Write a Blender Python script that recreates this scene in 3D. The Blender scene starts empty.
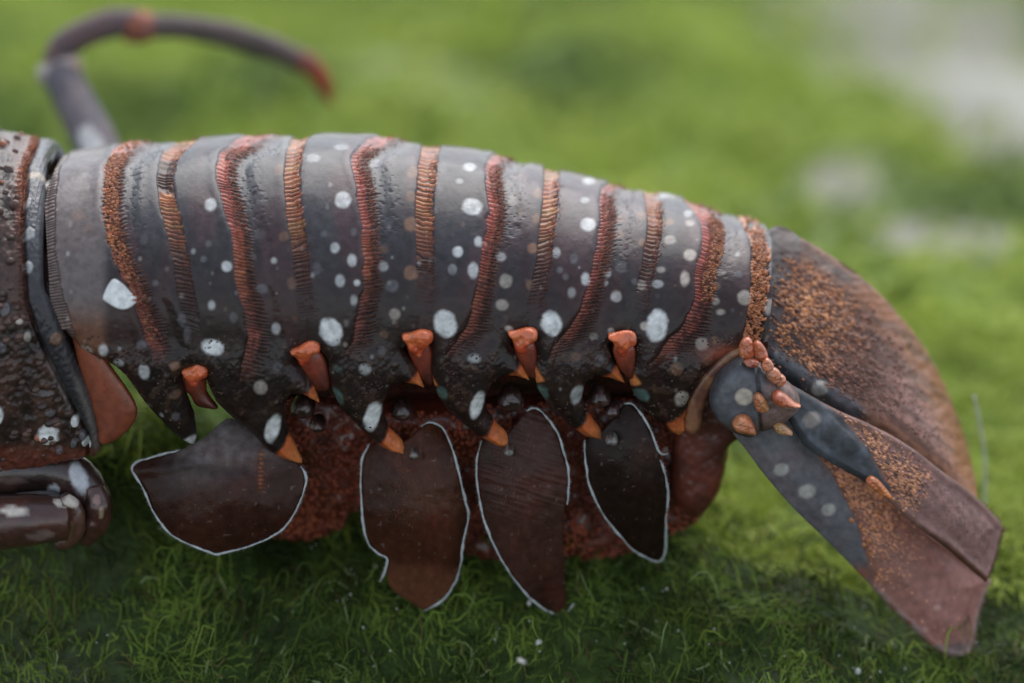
import bpy, math
import numpy as np
rng = np.random.default_rng(7)

# ------------------------------------------------------------------ camera
FPX = 1024 * 100 / 36.0
PITCH = math.radians(20)
T = np.array([0.0, -0.02, 0.055]); DIST = 0.58
F_ = np.array([0, math.cos(PITCH), -math.sin(PITCH)])
U_ = np.array([0, math.sin(PITCH), math.cos(PITCH)])
R_ = np.array([1.0, 0, 0])
C_ = T - F_ * DIST
scene = bpy.context.scene
cd = bpy.data.cameras.new('camera'); cam = bpy.data.objects.new('camera', cd)
scene.collection.objects.link(cam); scene.camera = cam
cam.location = C_; cam.rotation_euler = (math.pi/2 - PITCH, 0, 0)
cd.lens = 100; cd.sensor_width = 36; cd.clip_start = 0.02; cd.clip_end = 200
cd.dof.use_dof = True; cd.dof.focus_distance = 0.572; cd.dof.aperture_fstop = 4.8; cd.dof.aperture_blades = 0

# ------------------------------------------------------------------ world and sun
SUN_EL, SUN_AZ = 54, 10          # azimuth: degrees from +Y towards +X
w = bpy.data.worlds.new('World'); scene.world = w; w.use_nodes = True
nt = w.node_tree; bg = nt.nodes['Background']
sky = nt.nodes.new('ShaderNodeTexSky'); sky.sky_type = 'NISHITA'; sky.sun_disc = False
sky.sun_elevation = math.radians(SUN_EL); sky.sun_rotation = math.radians(SUN_AZ)
sky.air_density = 1.0; sky.dust_density = 1.0; sky.ozone_density = 0.6
hs = nt.nodes.new('ShaderNodeHueSaturation'); hs.inputs['Saturation'].default_value = .45   # thin overcast
nt.links.new(sky.outputs[0], hs.inputs['Color']); nt.links.new(hs.outputs[0], bg.inputs[0]); bg.inputs[1].default_value = 0.15
sd = bpy.data.lights.new('sun', 'SUN'); sun = bpy.data.objects.new('sun', sd); scene.collection.objects.link(sun)
sd.energy = 1.5; sd.angle = math.radians(60); sd.color = (1, 0.96, 0.9)
el, az = math.radians(SUN_EL), math.radians(SUN_AZ)
from mathutils import Vector
sun.rotation_euler = Vector((math.sin(az)*math.cos(el), math.cos(az)*math.cos(el), math.sin(el))).to_track_quat('Z', 'Y').to_euler()
vs = scene.view_settings; vs.view_transform = 'Standard'; vs.look = 'None'; vs.gamma = 1; vs.use_curve_mapping = False
vs.exposure = 0.88
scene.cycles.max_bounces = 6; scene.cycles.use_denoising = True

# ------------------------------------------------------------------ maths helpers
def at(px, py, y):
    """world point at depth plane y seen at a pixel"""
    px = np.asarray(px, float); py = np.asarray(py, float); y = np.asarray(y, float)
    a = (px - 512) / FPX; b = (341.5 - py) / FPX
    d = F_ + a[..., None] * R_ + b[..., None] * U_
    t = (y - C_[1]) / d[..., 1]
    return C_ + d * t[..., None]
def proj(P):
    d = P - C_; z = d @ F_
    return 512 + FPX * (d @ R_) / z, 341.5 - FPX * (d @ U_) / z
def ss(a, b, x):
    t = np.clip((x - a) / (b - a), 0, 1); return t * t * (3 - 2 * t)
_lat = {}
def noise(x, y, s, seed=0):
    """smooth value noise in -1..1"""
    if seed not in _lat: _lat[seed] = np.random.default_rng(1000 + seed).uniform(-1, 1, (256, 256))
    L = _lat[seed]; x = np.asarray(x) / s; y = np.asarray(y) / s
    xi = np.floor(x).astype(int); yi = np.floor(y).astype(int); fx = x - xi; fy = y - yi
    fx = fx*fx*(3-2*fx); fy = fy*fy*(3-2*fy)
    a = L[xi % 256, yi % 256]; b = L[(xi+1) % 256, yi % 256]; c = L[xi % 256, (yi+1) % 256]; d = L[(xi+1) % 256, (yi+1) % 256]
    return (a*(1-fx)+b*fx)*(1-fy) + (c*(1-fx)+d*fx)*fy
def fbm(x, y, s, seed=0, o=3):
    r = 0; a = 1
    x = np.asarray(x); y = np.asarray(y)
    for i in range(o):
        c, q = math.cos(.7+1.9*i), math.sin(.7+1.9*i); r = r + a*noise(x*c-y*q, x*q+y*c, s/2**i, seed+i); a *= .5
    return r / 1.75
def hash1(n, k=0): return np.mod(np.sin(n*127.1 + k*311.7 + 1.3)*43758.5453, 1.0)
def poly_sd(x, y, poly):
    """signed distance (positive inside) and the nearest boundary point"""
    poly = np.asarray(poly, float); n = len(poly)
    best = np.full(x.shape, 1e18); bx = np.zeros_like(x); by = np.zeros_like(x); ins = np.zeros(x.shape, bool)
    for i in range(n):
        x0, y0 = poly[i]; x1, y1 = poly[(i+1) % n]
        ex, ey = x1-x0, y1-y0; l2 = ex*ex+ey*ey+1e-12
        t = np.clip(((x-x0)*ex+(y-y0)*ey)/l2, 0, 1)
        qx = x0+t*ex; qy = y0+t*ey; d = (x-qx)**2+(y-qy)**2
        m = d < best; best = np.where(m, d, best); bx = np.where(m, qx, bx); by = np.where(m, qy, by)
        if y0 != y1:
            c = ((y0 > y) != (y1 > y)) & (x < (x1-x0)*(y-y0)/(y1-y0)+x0); ins ^= c
    return np.sqrt(best)*np.where(ins, 1, -1), bx, by
def smooth_poly(P, closed=True, k=6):
    """Catmull-Rom resampling"""
    P = np.asarray(P, float); n = len(P); out = []
    rngi = range(n) if closed else range(n-1)
    for i in rngi:
        if closed: a, b, c, d = P[(i-1) % n], P[i], P[(i+1) % n], P[(i+2) % n]
        else: a, b, c, d = P[max(i-1, 0)], P[i], P[i+1], P[min(i+2, n-1)]
        for j in range(k):
            t = j/k
            out.append(0.5*((2*b)+(-a+c)*t+(2*a-5*b+4*c-d)*t*t+(-a+3*b-3*c+d)*t**3))
    if not closed: out.append(P[-1])
    return np.array(out)
def mix(a, b, t):
    t = np.asarray(t)[..., None]; return np.asarray(a)*(1-t)+np.asarray(b)*t

# ------------------------------------------------------------------ objects
def new_mesh(name, V, faces, mat, parent=None, col=None, smooth=True, kind=None):
    """faces: list of int arrays (m,3) or (m,4)"""
    me = bpy.data.meshes.new(name)
    V = np.asarray(V, np.float32)
    me.vertices.add(len(V)); me.vertices.foreach_set('co', V.ravel())
    idx = np.concatenate([f.ravel() for f in faces]).astype(np.int32)
    sizes = np.concatenate([np.full(len(f), f.shape[1], np.int32) for f in faces])
    starts = np.concatenate([[0], np.cumsum(sizes)[:-1]]).astype(np.int32)
    me.loops.add(len(idx)); me.loops.foreach_set('vertex_index', idx)
    me.polygons.add(len(sizes)); me.polygons.foreach_set('loop_start', starts); me.polygons.foreach_set('loop_total', sizes)
    me.update(calc_edges=True)
    if smooth: me.polygons.foreach_set('use_smooth', np.ones(len(sizes), bool))
    if col is not None:
        a = me.color_attributes.new('Col', 'FLOAT_COLOR', 'POINT')
        c = np.ones((len(V), 4), np.float32); c[:, :np.asarray(col).shape[1]] = col; a.data.foreach_set('color', c.ravel())
    me.validate(verbose=False)
    me.materials.append(mat)
    o = bpy.data.objects.new(name, me); scene.collection.objects.link(o)
    if parent: o.parent = parent
    if kind: o['kind'] = kind
    return o
def grid_faces(nu, nv, keep=None):
    i = np.arange(nu-1)[:, None]*nv + np.arange(nv-1)[None]
    f = np.stack([i, i+nv, i+nv+1, i+1], -1)
    if keep is not None: return f[keep]
    return f.reshape(-1, 4)
def boundary(f):
    e = np.concatenate([f[:, [0, 1]], f[:, [1, 2]], f[:, [2, 3]], f[:, [3, 0]]])
    s = np.sort(e, 1); key = s[:, 0].astype(np.int64)*(1 << 32)+s[:, 1]
    _, inv, cnt = np.unique(key, return_inverse=True, return_counts=True)
    return e[cnt[inv] == 1]
def compact(V, f, *attrs):
    u, inv = np.unique(f.ravel(), return_inverse=True)
    return (V[u], inv.reshape(f.shape)) + tuple(a[u] for a in attrs)
def grid_normals(P):
    n = np.cross(np.gradient(P, axis=0), np.gradient(P, axis=1))
    return n / (np.linalg.norm(n, axis=-1, keepdims=True)+1e-12)
def tube(path, rad, n=12, flat=1.0, taper_ends=True):
    path = np.asarray(path, float); m = len(path); rad = np.broadcast_to(np.asarray(rad, float), (m,))
    tg = np.gradient(path, axis=0); tg /= np.linalg.norm(tg, axis=1, keepdims=True)+1e-12
    ref = np.array([0, -1.0, 0.2]); a = ref - tg*(tg @ ref)[:, None]; a /= np.linalg.norm(a, axis=1, keepdims=True)+1e-12
    b = np.cross(tg, a); th = np.linspace(0, 2*math.pi, n, endpoint=False)
    V = path[:, None] + rad[:, None, None]*(np.cos(th)[None, :, None]*a[:, None]*flat + np.sin(th)[None, :, None]*b[:, None])
    i = np.arange(m-1)[:, None]*n; j = np.arange(n)[None]; k = (j+1) % n
    f = np.stack([i+j, i+k, i+n+k, i+n+j], -1).reshape(-1, 4)
    V = V.reshape(-1, 3); c0, c1 = len(V), len(V)+1
    V = np.vstack([V, path[0]-tg[0]*rad[0]*.3, path[-1]+tg[-1]*rad[-1]*.3])
    jj = np.arange(n); kk = (jj+1) % n
    t1 = np.stack([np.full(n, c0), kk, jj], -1); t2 = np.stack([np.full(n, c1), (m-1)*n+jj, (m-1)*n+kk], -1)
    return V, [f, np.vstack([t1, t2])]

def shell_mat(name, rough=0.4, coat=0.25, bump=0.00006, bscale=2500, spec=0.5, transl=0.0, use_col=True, color=(.1, .1, .1), mottle=0.25, sss=0.0, croug=.18):
    m = bpy.data.materials.new(name); m.use_nodes = True; t = m.node_tree; N = t.nodes; L = t.links
    p = N['Principled BSDF']
    if use_col:
        c = N.new('ShaderNodeAttribute'); c.attribute_name = 'Col'; csock = c.outputs['Color']
    else:
        c = N.new('ShaderNodeRGB'); c.outputs[0].default_value = (*color, 1); csock = c.outputs[0]
    co = N.new('ShaderNodeTexCoord')
    n1 = N.new('ShaderNodeTexNoise'); n1.inputs['Scale'].default_value = bscale*.25; n1.inputs['Detail'].default_value = 6
    L.new(co.outputs['Object'], n1.inputs['Vector'])
    mr = N.new('ShaderNodeMapRange'); mr.inputs['From Min'].default_value = .3; mr.inputs['From Max'].default_value = .7
    mr.inputs['To Min'].default_value = 1-mottle; mr.inputs['To Max'].default_value = 1+mottle
    L.new(n1.outputs['Fac'], mr.inputs['Value'])
    mx = N.new('ShaderNodeVectorMath'); mx.operation = 'SCALE'
    L.new(csock, mx.inputs[0]); L.new(mr.outputs[0], mx.inputs['Scale']); L.new(mx.outputs[0], p.inputs['Base Color'])
    n2 = N.new('ShaderNodeTexNoise'); n2.inputs['Scale'].default_value = bscale; n2.inputs['Detail'].default_value = 3
    L.new(co.outputs['Object'], n2.inputs['Vector'])
    b = N.new('ShaderNodeBump'); b.inputs['Strength'].default_value = 1; b.inputs['Distance'].default_value = bump
    L.new(n2.outputs['Fac'], b.inputs['Height']); L.new(b.outputs[0], p.inputs['Normal'])
    mr2 = N.new('ShaderNodeMapRange'); mr2.inputs['To Min'].default_value = rough-.14; mr2.inputs['To Max'].default_value = rough+.16
    n3 = N.new('ShaderNodeTexNoise'); n3.inputs['Scale'].default_value = 220; n3.inputs['Detail'].default_value = 5
    L.new(co.outputs['Object'], n3.inputs['Vector']); L.new(n3.outputs['Fac'], mr2.inputs['Value']); L.new(mr2.outputs[0], p.inputs['Roughness'])
    p.inputs['Specular IOR Level'].default_value = spec
    p.inputs['Coat Weight'].default_value = coat; p.inputs['Coat Roughness'].default_value = croug
    if sss: p.inputs['Subsurface Weight'].default_value = sss; p.inputs['Subsurface Scale'].default_value = 0.002
    if transl:
        tr = N.new('ShaderNodeBsdfTranslucent'); ms = N.new('ShaderNodeMixShader'); ms.inputs[0].default_value = transl
        L.new(mx.outputs[0], tr.inputs['Color']); out = N['Material Output']
        L.new(p.outputs[0], ms.inputs[1]); L.new(tr.outputs[0], ms.inputs[2]); L.new(ms.outputs[0], out.inputs['Surface'])
    return m
M = {}
M['shell'] = shell_mat('wet_shell', .42, .20, bump=.00004, spec=.24, croug=.13)
M['carapace'] = shell_mat('carapace_shell', .42, .15, bump=.0001, spec=.4)
M['fan'] = shell_mat('fan_shell', .5, .08, transl=.12, spec=.35)
M['grain'] = shell_mat('orange_tubercle', .4, .3, mottle=.3)
M['swim'] = shell_mat('swimmeret_shell', .30, .0, bump=.00006, spec=.17)
M['white'] = shell_mat('white_rim', .55, .05, use_col=False, color=(.42, .46, .46))
M['knob'] = shell_mat('orange_hinge', .33, .45, sss=.15)
M['memb'] = shell_mat('soft_membrane', .38, .3, sss=.1)
M['core'] = shell_mat('dark_underside', .28, .5, bump=.0001)
M['egg'] = shell_mat('roe', .3, .4, mottle=.4)
M['bristle'] = shell_mat('bristles', .6, 0)
M['leg'] = shell_mat('leg_shell', .3, .4)
M['algae'] = shell_mat('green_algae', .6, 0, transl=.35, mottle=.1, spec=.2)
M['ground'] = None
M['sand'] = shell_mat('pale_grit', .4, .2, use_col=False, color=(.55, .55, .52))
M['stone'] = shell_mat('grey_stone', .7, 0, use_col=False, color=(.22, .22, .18), bump=.001, bscale=300)

root = bpy.data.objects.new('spiny_lobster', None); scene.collection.objects.link(root)
root['label'] = 'dark grey spiny lobster with orange banded tail and white spots lying on green algae'
root['category'] = 'lobster'

# ------------------------------------------------------------------ the arched tail as a base surface
#            px : silhouette y, widest-level y, half width (m)
ST = np.array([[-160, 150, 340, .035], [-60, 140, 345, .0350], [0, 137, 350, .0350], [40, 147, 352, .0345], [62, 155, 352, .034], [105, 149, 352, .0345],
               [130, 141, 352, .035], [180, 141, 352, .035], [230, 138, 353, .035], [268, 134, 353, .035], [330, 136, 353, .0345],
               [395, 137, 353, .034], [440, 147, 352, .0335], [500, 155, 352, .0325], [560, 172, 352, .0315], [600, 182, 352, .0305],
               [650, 192, 352, .029], [700, 205, 352, .0275], [760, 222, 350, .0255], [800, 240, 348, .024], [860, 275, 345, .021]], float)
SP = np.linspace(-160, 860, 205)
def gs(k):
    v = np.interp(SP, ST[:, 0], ST[:, k]); kk = np.exp(-np.linspace(-2, 2, 9)**2); kk /= kk.sum()
    vp = np.pad(v, 4, mode='edge'); return np.convolve(vp, kk, 'valid')
top, mid, hw = gs(1), gs(2), gs(3)
base = at(SP, mid, -hw)                              # the widest near point of each section
SX, SZ, SW = base[:, 0], base[:, 2], hw
th = np.linspace(0, math.pi, 80)
def arch(x, wv, zm, h, a):
    ca, sa = np.cos(a), np.sin(a)
    return np.stack([x+0*a, -wv*np.sign(ca)*np.abs(ca)**.85, zm+h*sa**.92], -1)
lo = np.full(len(SP), .01); hi = np.full(len(SP), .12)
for _ in range(26):
    h = (lo+hi)/2
    P = arch(SX[:, None], SW[:, None], SZ[:, None], h[:, None], th[None])
    qx, qy = proj(P); k = qy.argmin(1); sx = qx[np.arange(len(SP)), k]; sy = qy[np.arange(len(SP)), k]
    tgt = np.interp(sx, SP, top)
    m = sy > tgt; lo = np.where(m, h, lo); hi = np.where(m, hi, h)
SH = (lo+hi)/2
def surf(x, s, scale=1.0):
    """x: world x; s: <0 hanging skirt (fraction of height), 0..1 arch near to far, >1 far skirt"""
    wv = np.interp(x, SX, SW)*scale; zm = np.interp(x, SX, SZ); h = np.interp(x, SX, SH)*scale
    a = np.clip(s, 0, 1)*math.pi
    P = arch(x, wv, zm, h, a)
    d = np.maximum(-s, 0)+np.maximum(s-1, 0); sg = np.where(s < 0, 1, -1)
    drop = d*0.055
    P[..., 2] -= drop; P[..., 1] += sg*(drop**2)*7
    return P
def Yn(px): return -np.interp(px, SP, hw)

# ------------------------------------------------------------------ bands traced down the tail
def line(pts):
    p = np.array(pts, float); p = p[np.argsort(p[:, 1])]
    yy = np.arange(p[0, 1]-20, p[-1, 1]+20); xx = np.interp(yy, p[:, 1], p[:, 0])
    k = np.ones(7)/7; xx = np.convolve(np.pad(xx, 3, mode='edge'), k, 'valid')
    sl = np.gradient(xx); ln = np.cumsum(np.sqrt(1+sl**2)); return yy, xx, 1/np.sqrt(1+np.convolve(np.pad(sl, 4, mode='edge'), np.ones(9)/9, 'valid')**2), ln
def band(fx, fy, L):
    yy, xx, c, ln = L
    return (fx-np.interp(fy, yy, xx))*np.interp(fy, yy, c), np.interp(fy, yy, ln)
FR = [[(140, 139), (122, 150), (112, 165), (110, 190), (110, 215), (114, 240), (122, 262), (134, 285), (142, 310), (152, 335), (160, 355)],
      [(268, 131), (256, 136), (240, 147), (225, 159), (224, 180), (230, 200), (236, 225), (239, 250), (242, 275), (245, 291), (250, 306), (254, 333), (252, 354), (245, 380)],
      [(397, 134), (385, 139), (368, 147), (356, 161), (361, 178), (365, 207), (367, 233), (369, 262), (368, 289), (364, 305), (362, 322), (358, 341), (349, 356)],
      [(512, 153), (499, 158), (490, 171), (493, 188), (495, 210), (491, 231), (487, 252), (483, 278), (481, 296), (477, 315), (470, 332), (459, 346), (450, 358)],
      [(616, 184), (606, 190), (604, 204), (605, 225), (602, 246), (597, 273), (591, 296), (584, 314), (573, 330), (560, 346), (553, 362)],
      [(692, 200), (702, 211), (710, 224), (711, 240), (706, 260), (701, 279), (701, 298), (697, 315), (688, 330), (674, 345), (657, 364)]]
GR = [[(62, 155), (53, 168), (48, 200), (48, 250), (54, 290), (66, 330)],
      [(190, 138), (181, 146), (171, 157), (165, 175), (167, 202), (171, 217), (176, 239), (181, 262), (185, 289), (189, 314), (193, 338)],
      [(305, 132), (298, 140), (294, 154), (292, 173), (292, 194), (294, 215), (298, 236), (301, 262), (304, 289), (306, 310), (307, 335)],
      [(434, 140), (430, 149), (427, 167), (424, 199), (424, 225), (425, 252), (425, 283), (422, 310), (418, 335)],
      [(554, 160), (551, 173), (550, 191), (549, 212), (546, 233), (544, 257), (540, 278), (537, 296), (533, 314), (526, 335)],
      [(650, 192), (653, 205), (654, 220), (653, 239), (648, 265), (643, 286), (640, 310), (630, 335)],
      [(742, 210), (750, 222), (758, 238), (760, 260), (759, 286), (757, 307), (753, 329), (747, 350)]]
FR = [line(p) for p in FR]; GR = [line(p) for p in GR]

EDGE = [(50, -300), (44, 200), (50, 300), (62, 330), (80, 350), (98, 360), (104, 362), (115, 368), (125, 377), (135, 391), (145, 406), (163, 427), (181, 443), (193, 449), (196, 441), (193, 420), (185, 397), (181, 382), (188, 370), (205, 372), (207, 385),
        (216, 404), (234, 422), (253, 438), (265, 452), (282, 462), (302, 468), (295, 452), (288, 438), (284, 420), (284, 405), (290, 397), (303, 398), (319, 405), (314, 390), (304, 374), (294, 362), (300, 350), (320, 350), (329, 362), (329, 375),
        (332, 391), (341, 412), (358, 430), (376, 447), (392, 456), (411, 459), (401, 446), (389, 434), (383, 418), (384, 404), (392, 388), (404, 385), (424, 390), (419, 376), (410, 362), (403, 350), (411, 341), (430, 343), (432, 356), (431, 368),
        (434, 385), (438, 398), (447, 412), (463, 427), (480, 440), (497, 450), (516, 452), (507, 439), (496, 428), (487, 415), (486, 400), (492, 386), (505, 378), (517, 379), (530, 383), (525, 369), (517, 357), (511, 346), (518, 338), (535, 341), (537, 358), (534, 372),
        (538, 391), (550, 409), (568, 427), (586, 440), (608, 444), (598, 430), (588, 415), (583, 400), (586, 386), (596, 378), (609, 380), (626, 386), (620, 370), (613, 357), (609, 347), (618, 340), (634, 344), (634, 360), (630, 372),
        (632, 391), (642, 409), (658, 424), (670, 435), (680, 439), (690, 432), (687, 420), (691, 404), (698, 390), (707, 375), (718, 364), (733, 355), (747, 350), (760, 346), (767, 342), (772, 300), (772, 240), (764, 222), (760, 200), (760, -300)]

WHITE, CREAM, TAN, FAINT, GREEN = (.72, .74, .73), (.56, .50, .43), (.26, .14, .085), (.125, .12, .13), (.10, .17, .15)
SPOTS = [  # x, y, rx, ry, tilt, colour, strength
 (211,207,6,6,0,WHITE,1),(227,267,5,5,0,WHITE,.9),(209,245,3,3,0,FAINT,1),(79,217,6,6,0,TAN,.45),(90,231,5,5,0,TAN,.3),(204,260,3,3,0,FAINT,1),(144,240,4,5,0,FAINT,.6),(155,283,3,3,0,FAINT,1),
 (279,171,5,5,0,TAN,.6),(284,237,5,5,0,TAN,.6),(309,183,5,5,0,FAINT,.6),(313,161,7,4,0,WHITE,.4),(342,150,7,3,0,WHITE,.5),(343,202,8,8,0,WHITE,1),(335,249,4.5,5,0,WHITE,.8),(324,235,3,3,0,FAINT,1),(340,281,4.5,6,0,WHITE,.75),
 (317,269,4,6,0,FAINT,.8),(292,283,5,6,0,TAN,.5),(262,289,6,5,0,FAINT,1),(274,261,3,3,0,WHITE,.6),(259,233,6,5,0,FAINT,.6),(260,200,6,5,0,FAINT,.5),(253,256,3,3,0,FAINT,.8),(352,261,4.5,6,0,WHITE,.9),(354,233,3,4,0,FAINT,1),(357,283,3,3,0,WHITE,1),
 (383,266,5,5,0,WHITE,.5),(383,249,6,4,0,TAN,.4),(392,286,6,6,0,FAINT,1),(386,195,6,5,0,FAINT,.7),(388,221,5,4,0,FAINT,.6),(376,162,7,5,0,WHITE,.35),(412,174,5,6,0,TAN,.8),(412,198,6,5,0,TAN,.7),(411,225,7,7,0,TAN,1),(411,273,7,7,0,TAN,.9),
 (434,212,4,4,0,FAINT,.7),(458,253,4.5,5,0,WHITE,.8),(452,270,4,4.5,0,WHITE,.5),(432,261,4,4,0,FAINT,.7),(349,162,4,4,0,FAINT,.8),
 (469,170,6,4,0,WHITE,.9),(459,184,3.5,2.5,0,WHITE,.6),(472,209,10,8,0,WHITE,1),(457,253,5,5,0,WHITE,.7),(452,271,4,5,0,FAINT,1),(478,243,4,5,0,WHITE,.8),(473,271,5,8,0,WHITE,.8),(442,170,5,5,0,FAINT,.6),(438,190,5,5,0,FAINT,.7),
 (513,199,5,5,0,CREAM,.4),(513,232,6,6,0,FAINT,.8),(501,256,5,5,0,WHITE,.5),(506,281,6,7,0,CREAM,.7),(538,195,5,5,0,TAN,.9),(536,220,4,5,0,TAN,.8),(532,249,5,5,0,TAN,1),(530,285,4,5,0,TAN,.7),(521,177,6,4,0,TAN,.3),
 (588,184,6,3,0,WHITE,.9),(584,203,4,3,0,WHITE,.6),(587,227,7.5,6.5,0,WHITE,1),(556,254,3.5,5,0,WHITE,.6),(573,260,4,5,0,FAINT,1),(585,280,4.5,6,0,WHITE,.8),(559,271,3,3,0,FAINT,1),(565,278,3,3,0,FAINT,.9),(571,293,4,5,0,WHITE,.4),
 (620,217,5,4,0,TAN,.5),(620,233,4,4,0,TAN,.6),(621,266,5,6,0,FAINT,.7),(608,274,3,3,0,WHITE,.5),(616,296,5,6,0,CREAM,.4),(642,217,5,4,0,TAN,.7),(642,244,4,4,0,TAN,.6),(657,285,5,4,0,WHITE,.6),(642,285,4,5,0,CREAM,.6),
 (668,224,5,3.5,0,TAN,.9),(669,242,6,4.5,0,CREAM,.6),(687,217,4,3,0,WHITE,.6),(689,226,4.5,3,0,CREAM,.8),(663,198,8,2.5,0,WHITE,.7),(689,257,6,6,0,CREAM,.9),(684,280,4.5,7,0,CREAM,.9),(660,271,4,3,0,CREAM,.6),(616,297,5,5,0,WHITE,.5),
 (634,282,3,3,0,FAINT,1),(744,298,7,7,0,CREAM,.7),(716,285,5,4,0,TAN,.7),(721,271,5,3,0,CREAM,.4),(716,301,4,4,0,CREAM,.5),(721,312,4,3,0,CREAM,.6),(743,235,6,5,0,FAINT,.8),(738,275,4,3,0,FAINT,1),(769,307,5,8,.3,CREAM,.7),
 (656,325,10.5,15,.15,WHITE,1.1),(644,326,4,4,0,CREAM,1),(104,349,4.5,5.5,0,WHITE,.9),(120,361,5,4,0,WHITE,.5),(142,344,5,4.5,0,FAINT,1.6),(145,369,5,7,-.2,WHITE,.8),(86,349,7,4,.2,CREAM,.6),
 (213,346,11,7,.15,WHITE,1.05),(212,305,3.5,4.5,0,WHITE,.6),(182,319,4,6,0,FAINT,.8),(175,364,5,4,0,TAN,1),(176,393,5,4,0,TAN,.5),(149,405,4,3,0,FAINT,.8),(176,413,4,4,0,FAINT,.9),(187,335,3,8,0,FAINT,.7),
 (331,330.5,10.5,13,-.5,WHITE,1.05),(276,329,4.5,6,0,WHITE,.6),(261,385,6.5,6.5,0,CREAM,.7),(365,367,6,5,0,WHITE,.55),(384,334,4,4,0,TAN,.5),(395,314,5.5,5.5,0,CREAM,.6),(372.5,414,8,14,.3,WHITE,1),(272.5,426,7,13,.3,WHITE,1),
 (445,323,11,13,-.3,WHITE,1.1),(382,350,4,4,0,FAINT,.6),(354,300,3.5,5,0,WHITE,.5),(278,366,4,4,0,FAINT,.6),(234,317,4,5,0,FAINT,.8),(337,367,5,3,0,GREEN,.6),(338,396,5,9,-.3,GREEN,1),(551,323,10,12,-.2,WHITE,1.1),
 (502,305,6,5.5,0,CREAM,.7),(474,357,6,4,0,WHITE,.5),(477,402,6.5,13,.35,WHITE,1),(577,393,7,9,.2,WHITE,.6),(599,359,4.5,5,0,FAINT,.8),(575,356,5,4,0,TAN,.5),(542,392,6,8,0,GREEN,1),(442,392,5,7,0,GREEN,1),(594,337,4,4,0,CREAM,.4),
 (681,396,7.5,7.5,0,CREAM,.8),(641,393,7,7,0,GREEN,1),(702,344,6,6,0,CREAM,.6),(676,367,6,6,0,TAN,.6),(708,360,5,4.5,0,TAN,.7),(715,340,3.5,3.5,0,TAN,.7),(190,444,7,8,-.3,WHITE,1),
 (306,351,3,3,0,WHITE,.5),(410,335,3,3,0,CREAM,.5),(509,329,4,3,.4,CREAM,.9),(611,331,3,3,0,CREAM,.8)]
# orange tips of the pleural spines: tip x, y, start x, y
TIPS = [(302, 468, 279, 449), (411, 459, 385, 438), (516, 452, 489, 430), (608, 444, 584, 422), (690, 436, 678, 416), (319, 405, 308, 392), (424, 390, 414, 377), (530, 383, 519, 368), (626, 386, 614, 370)]

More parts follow.
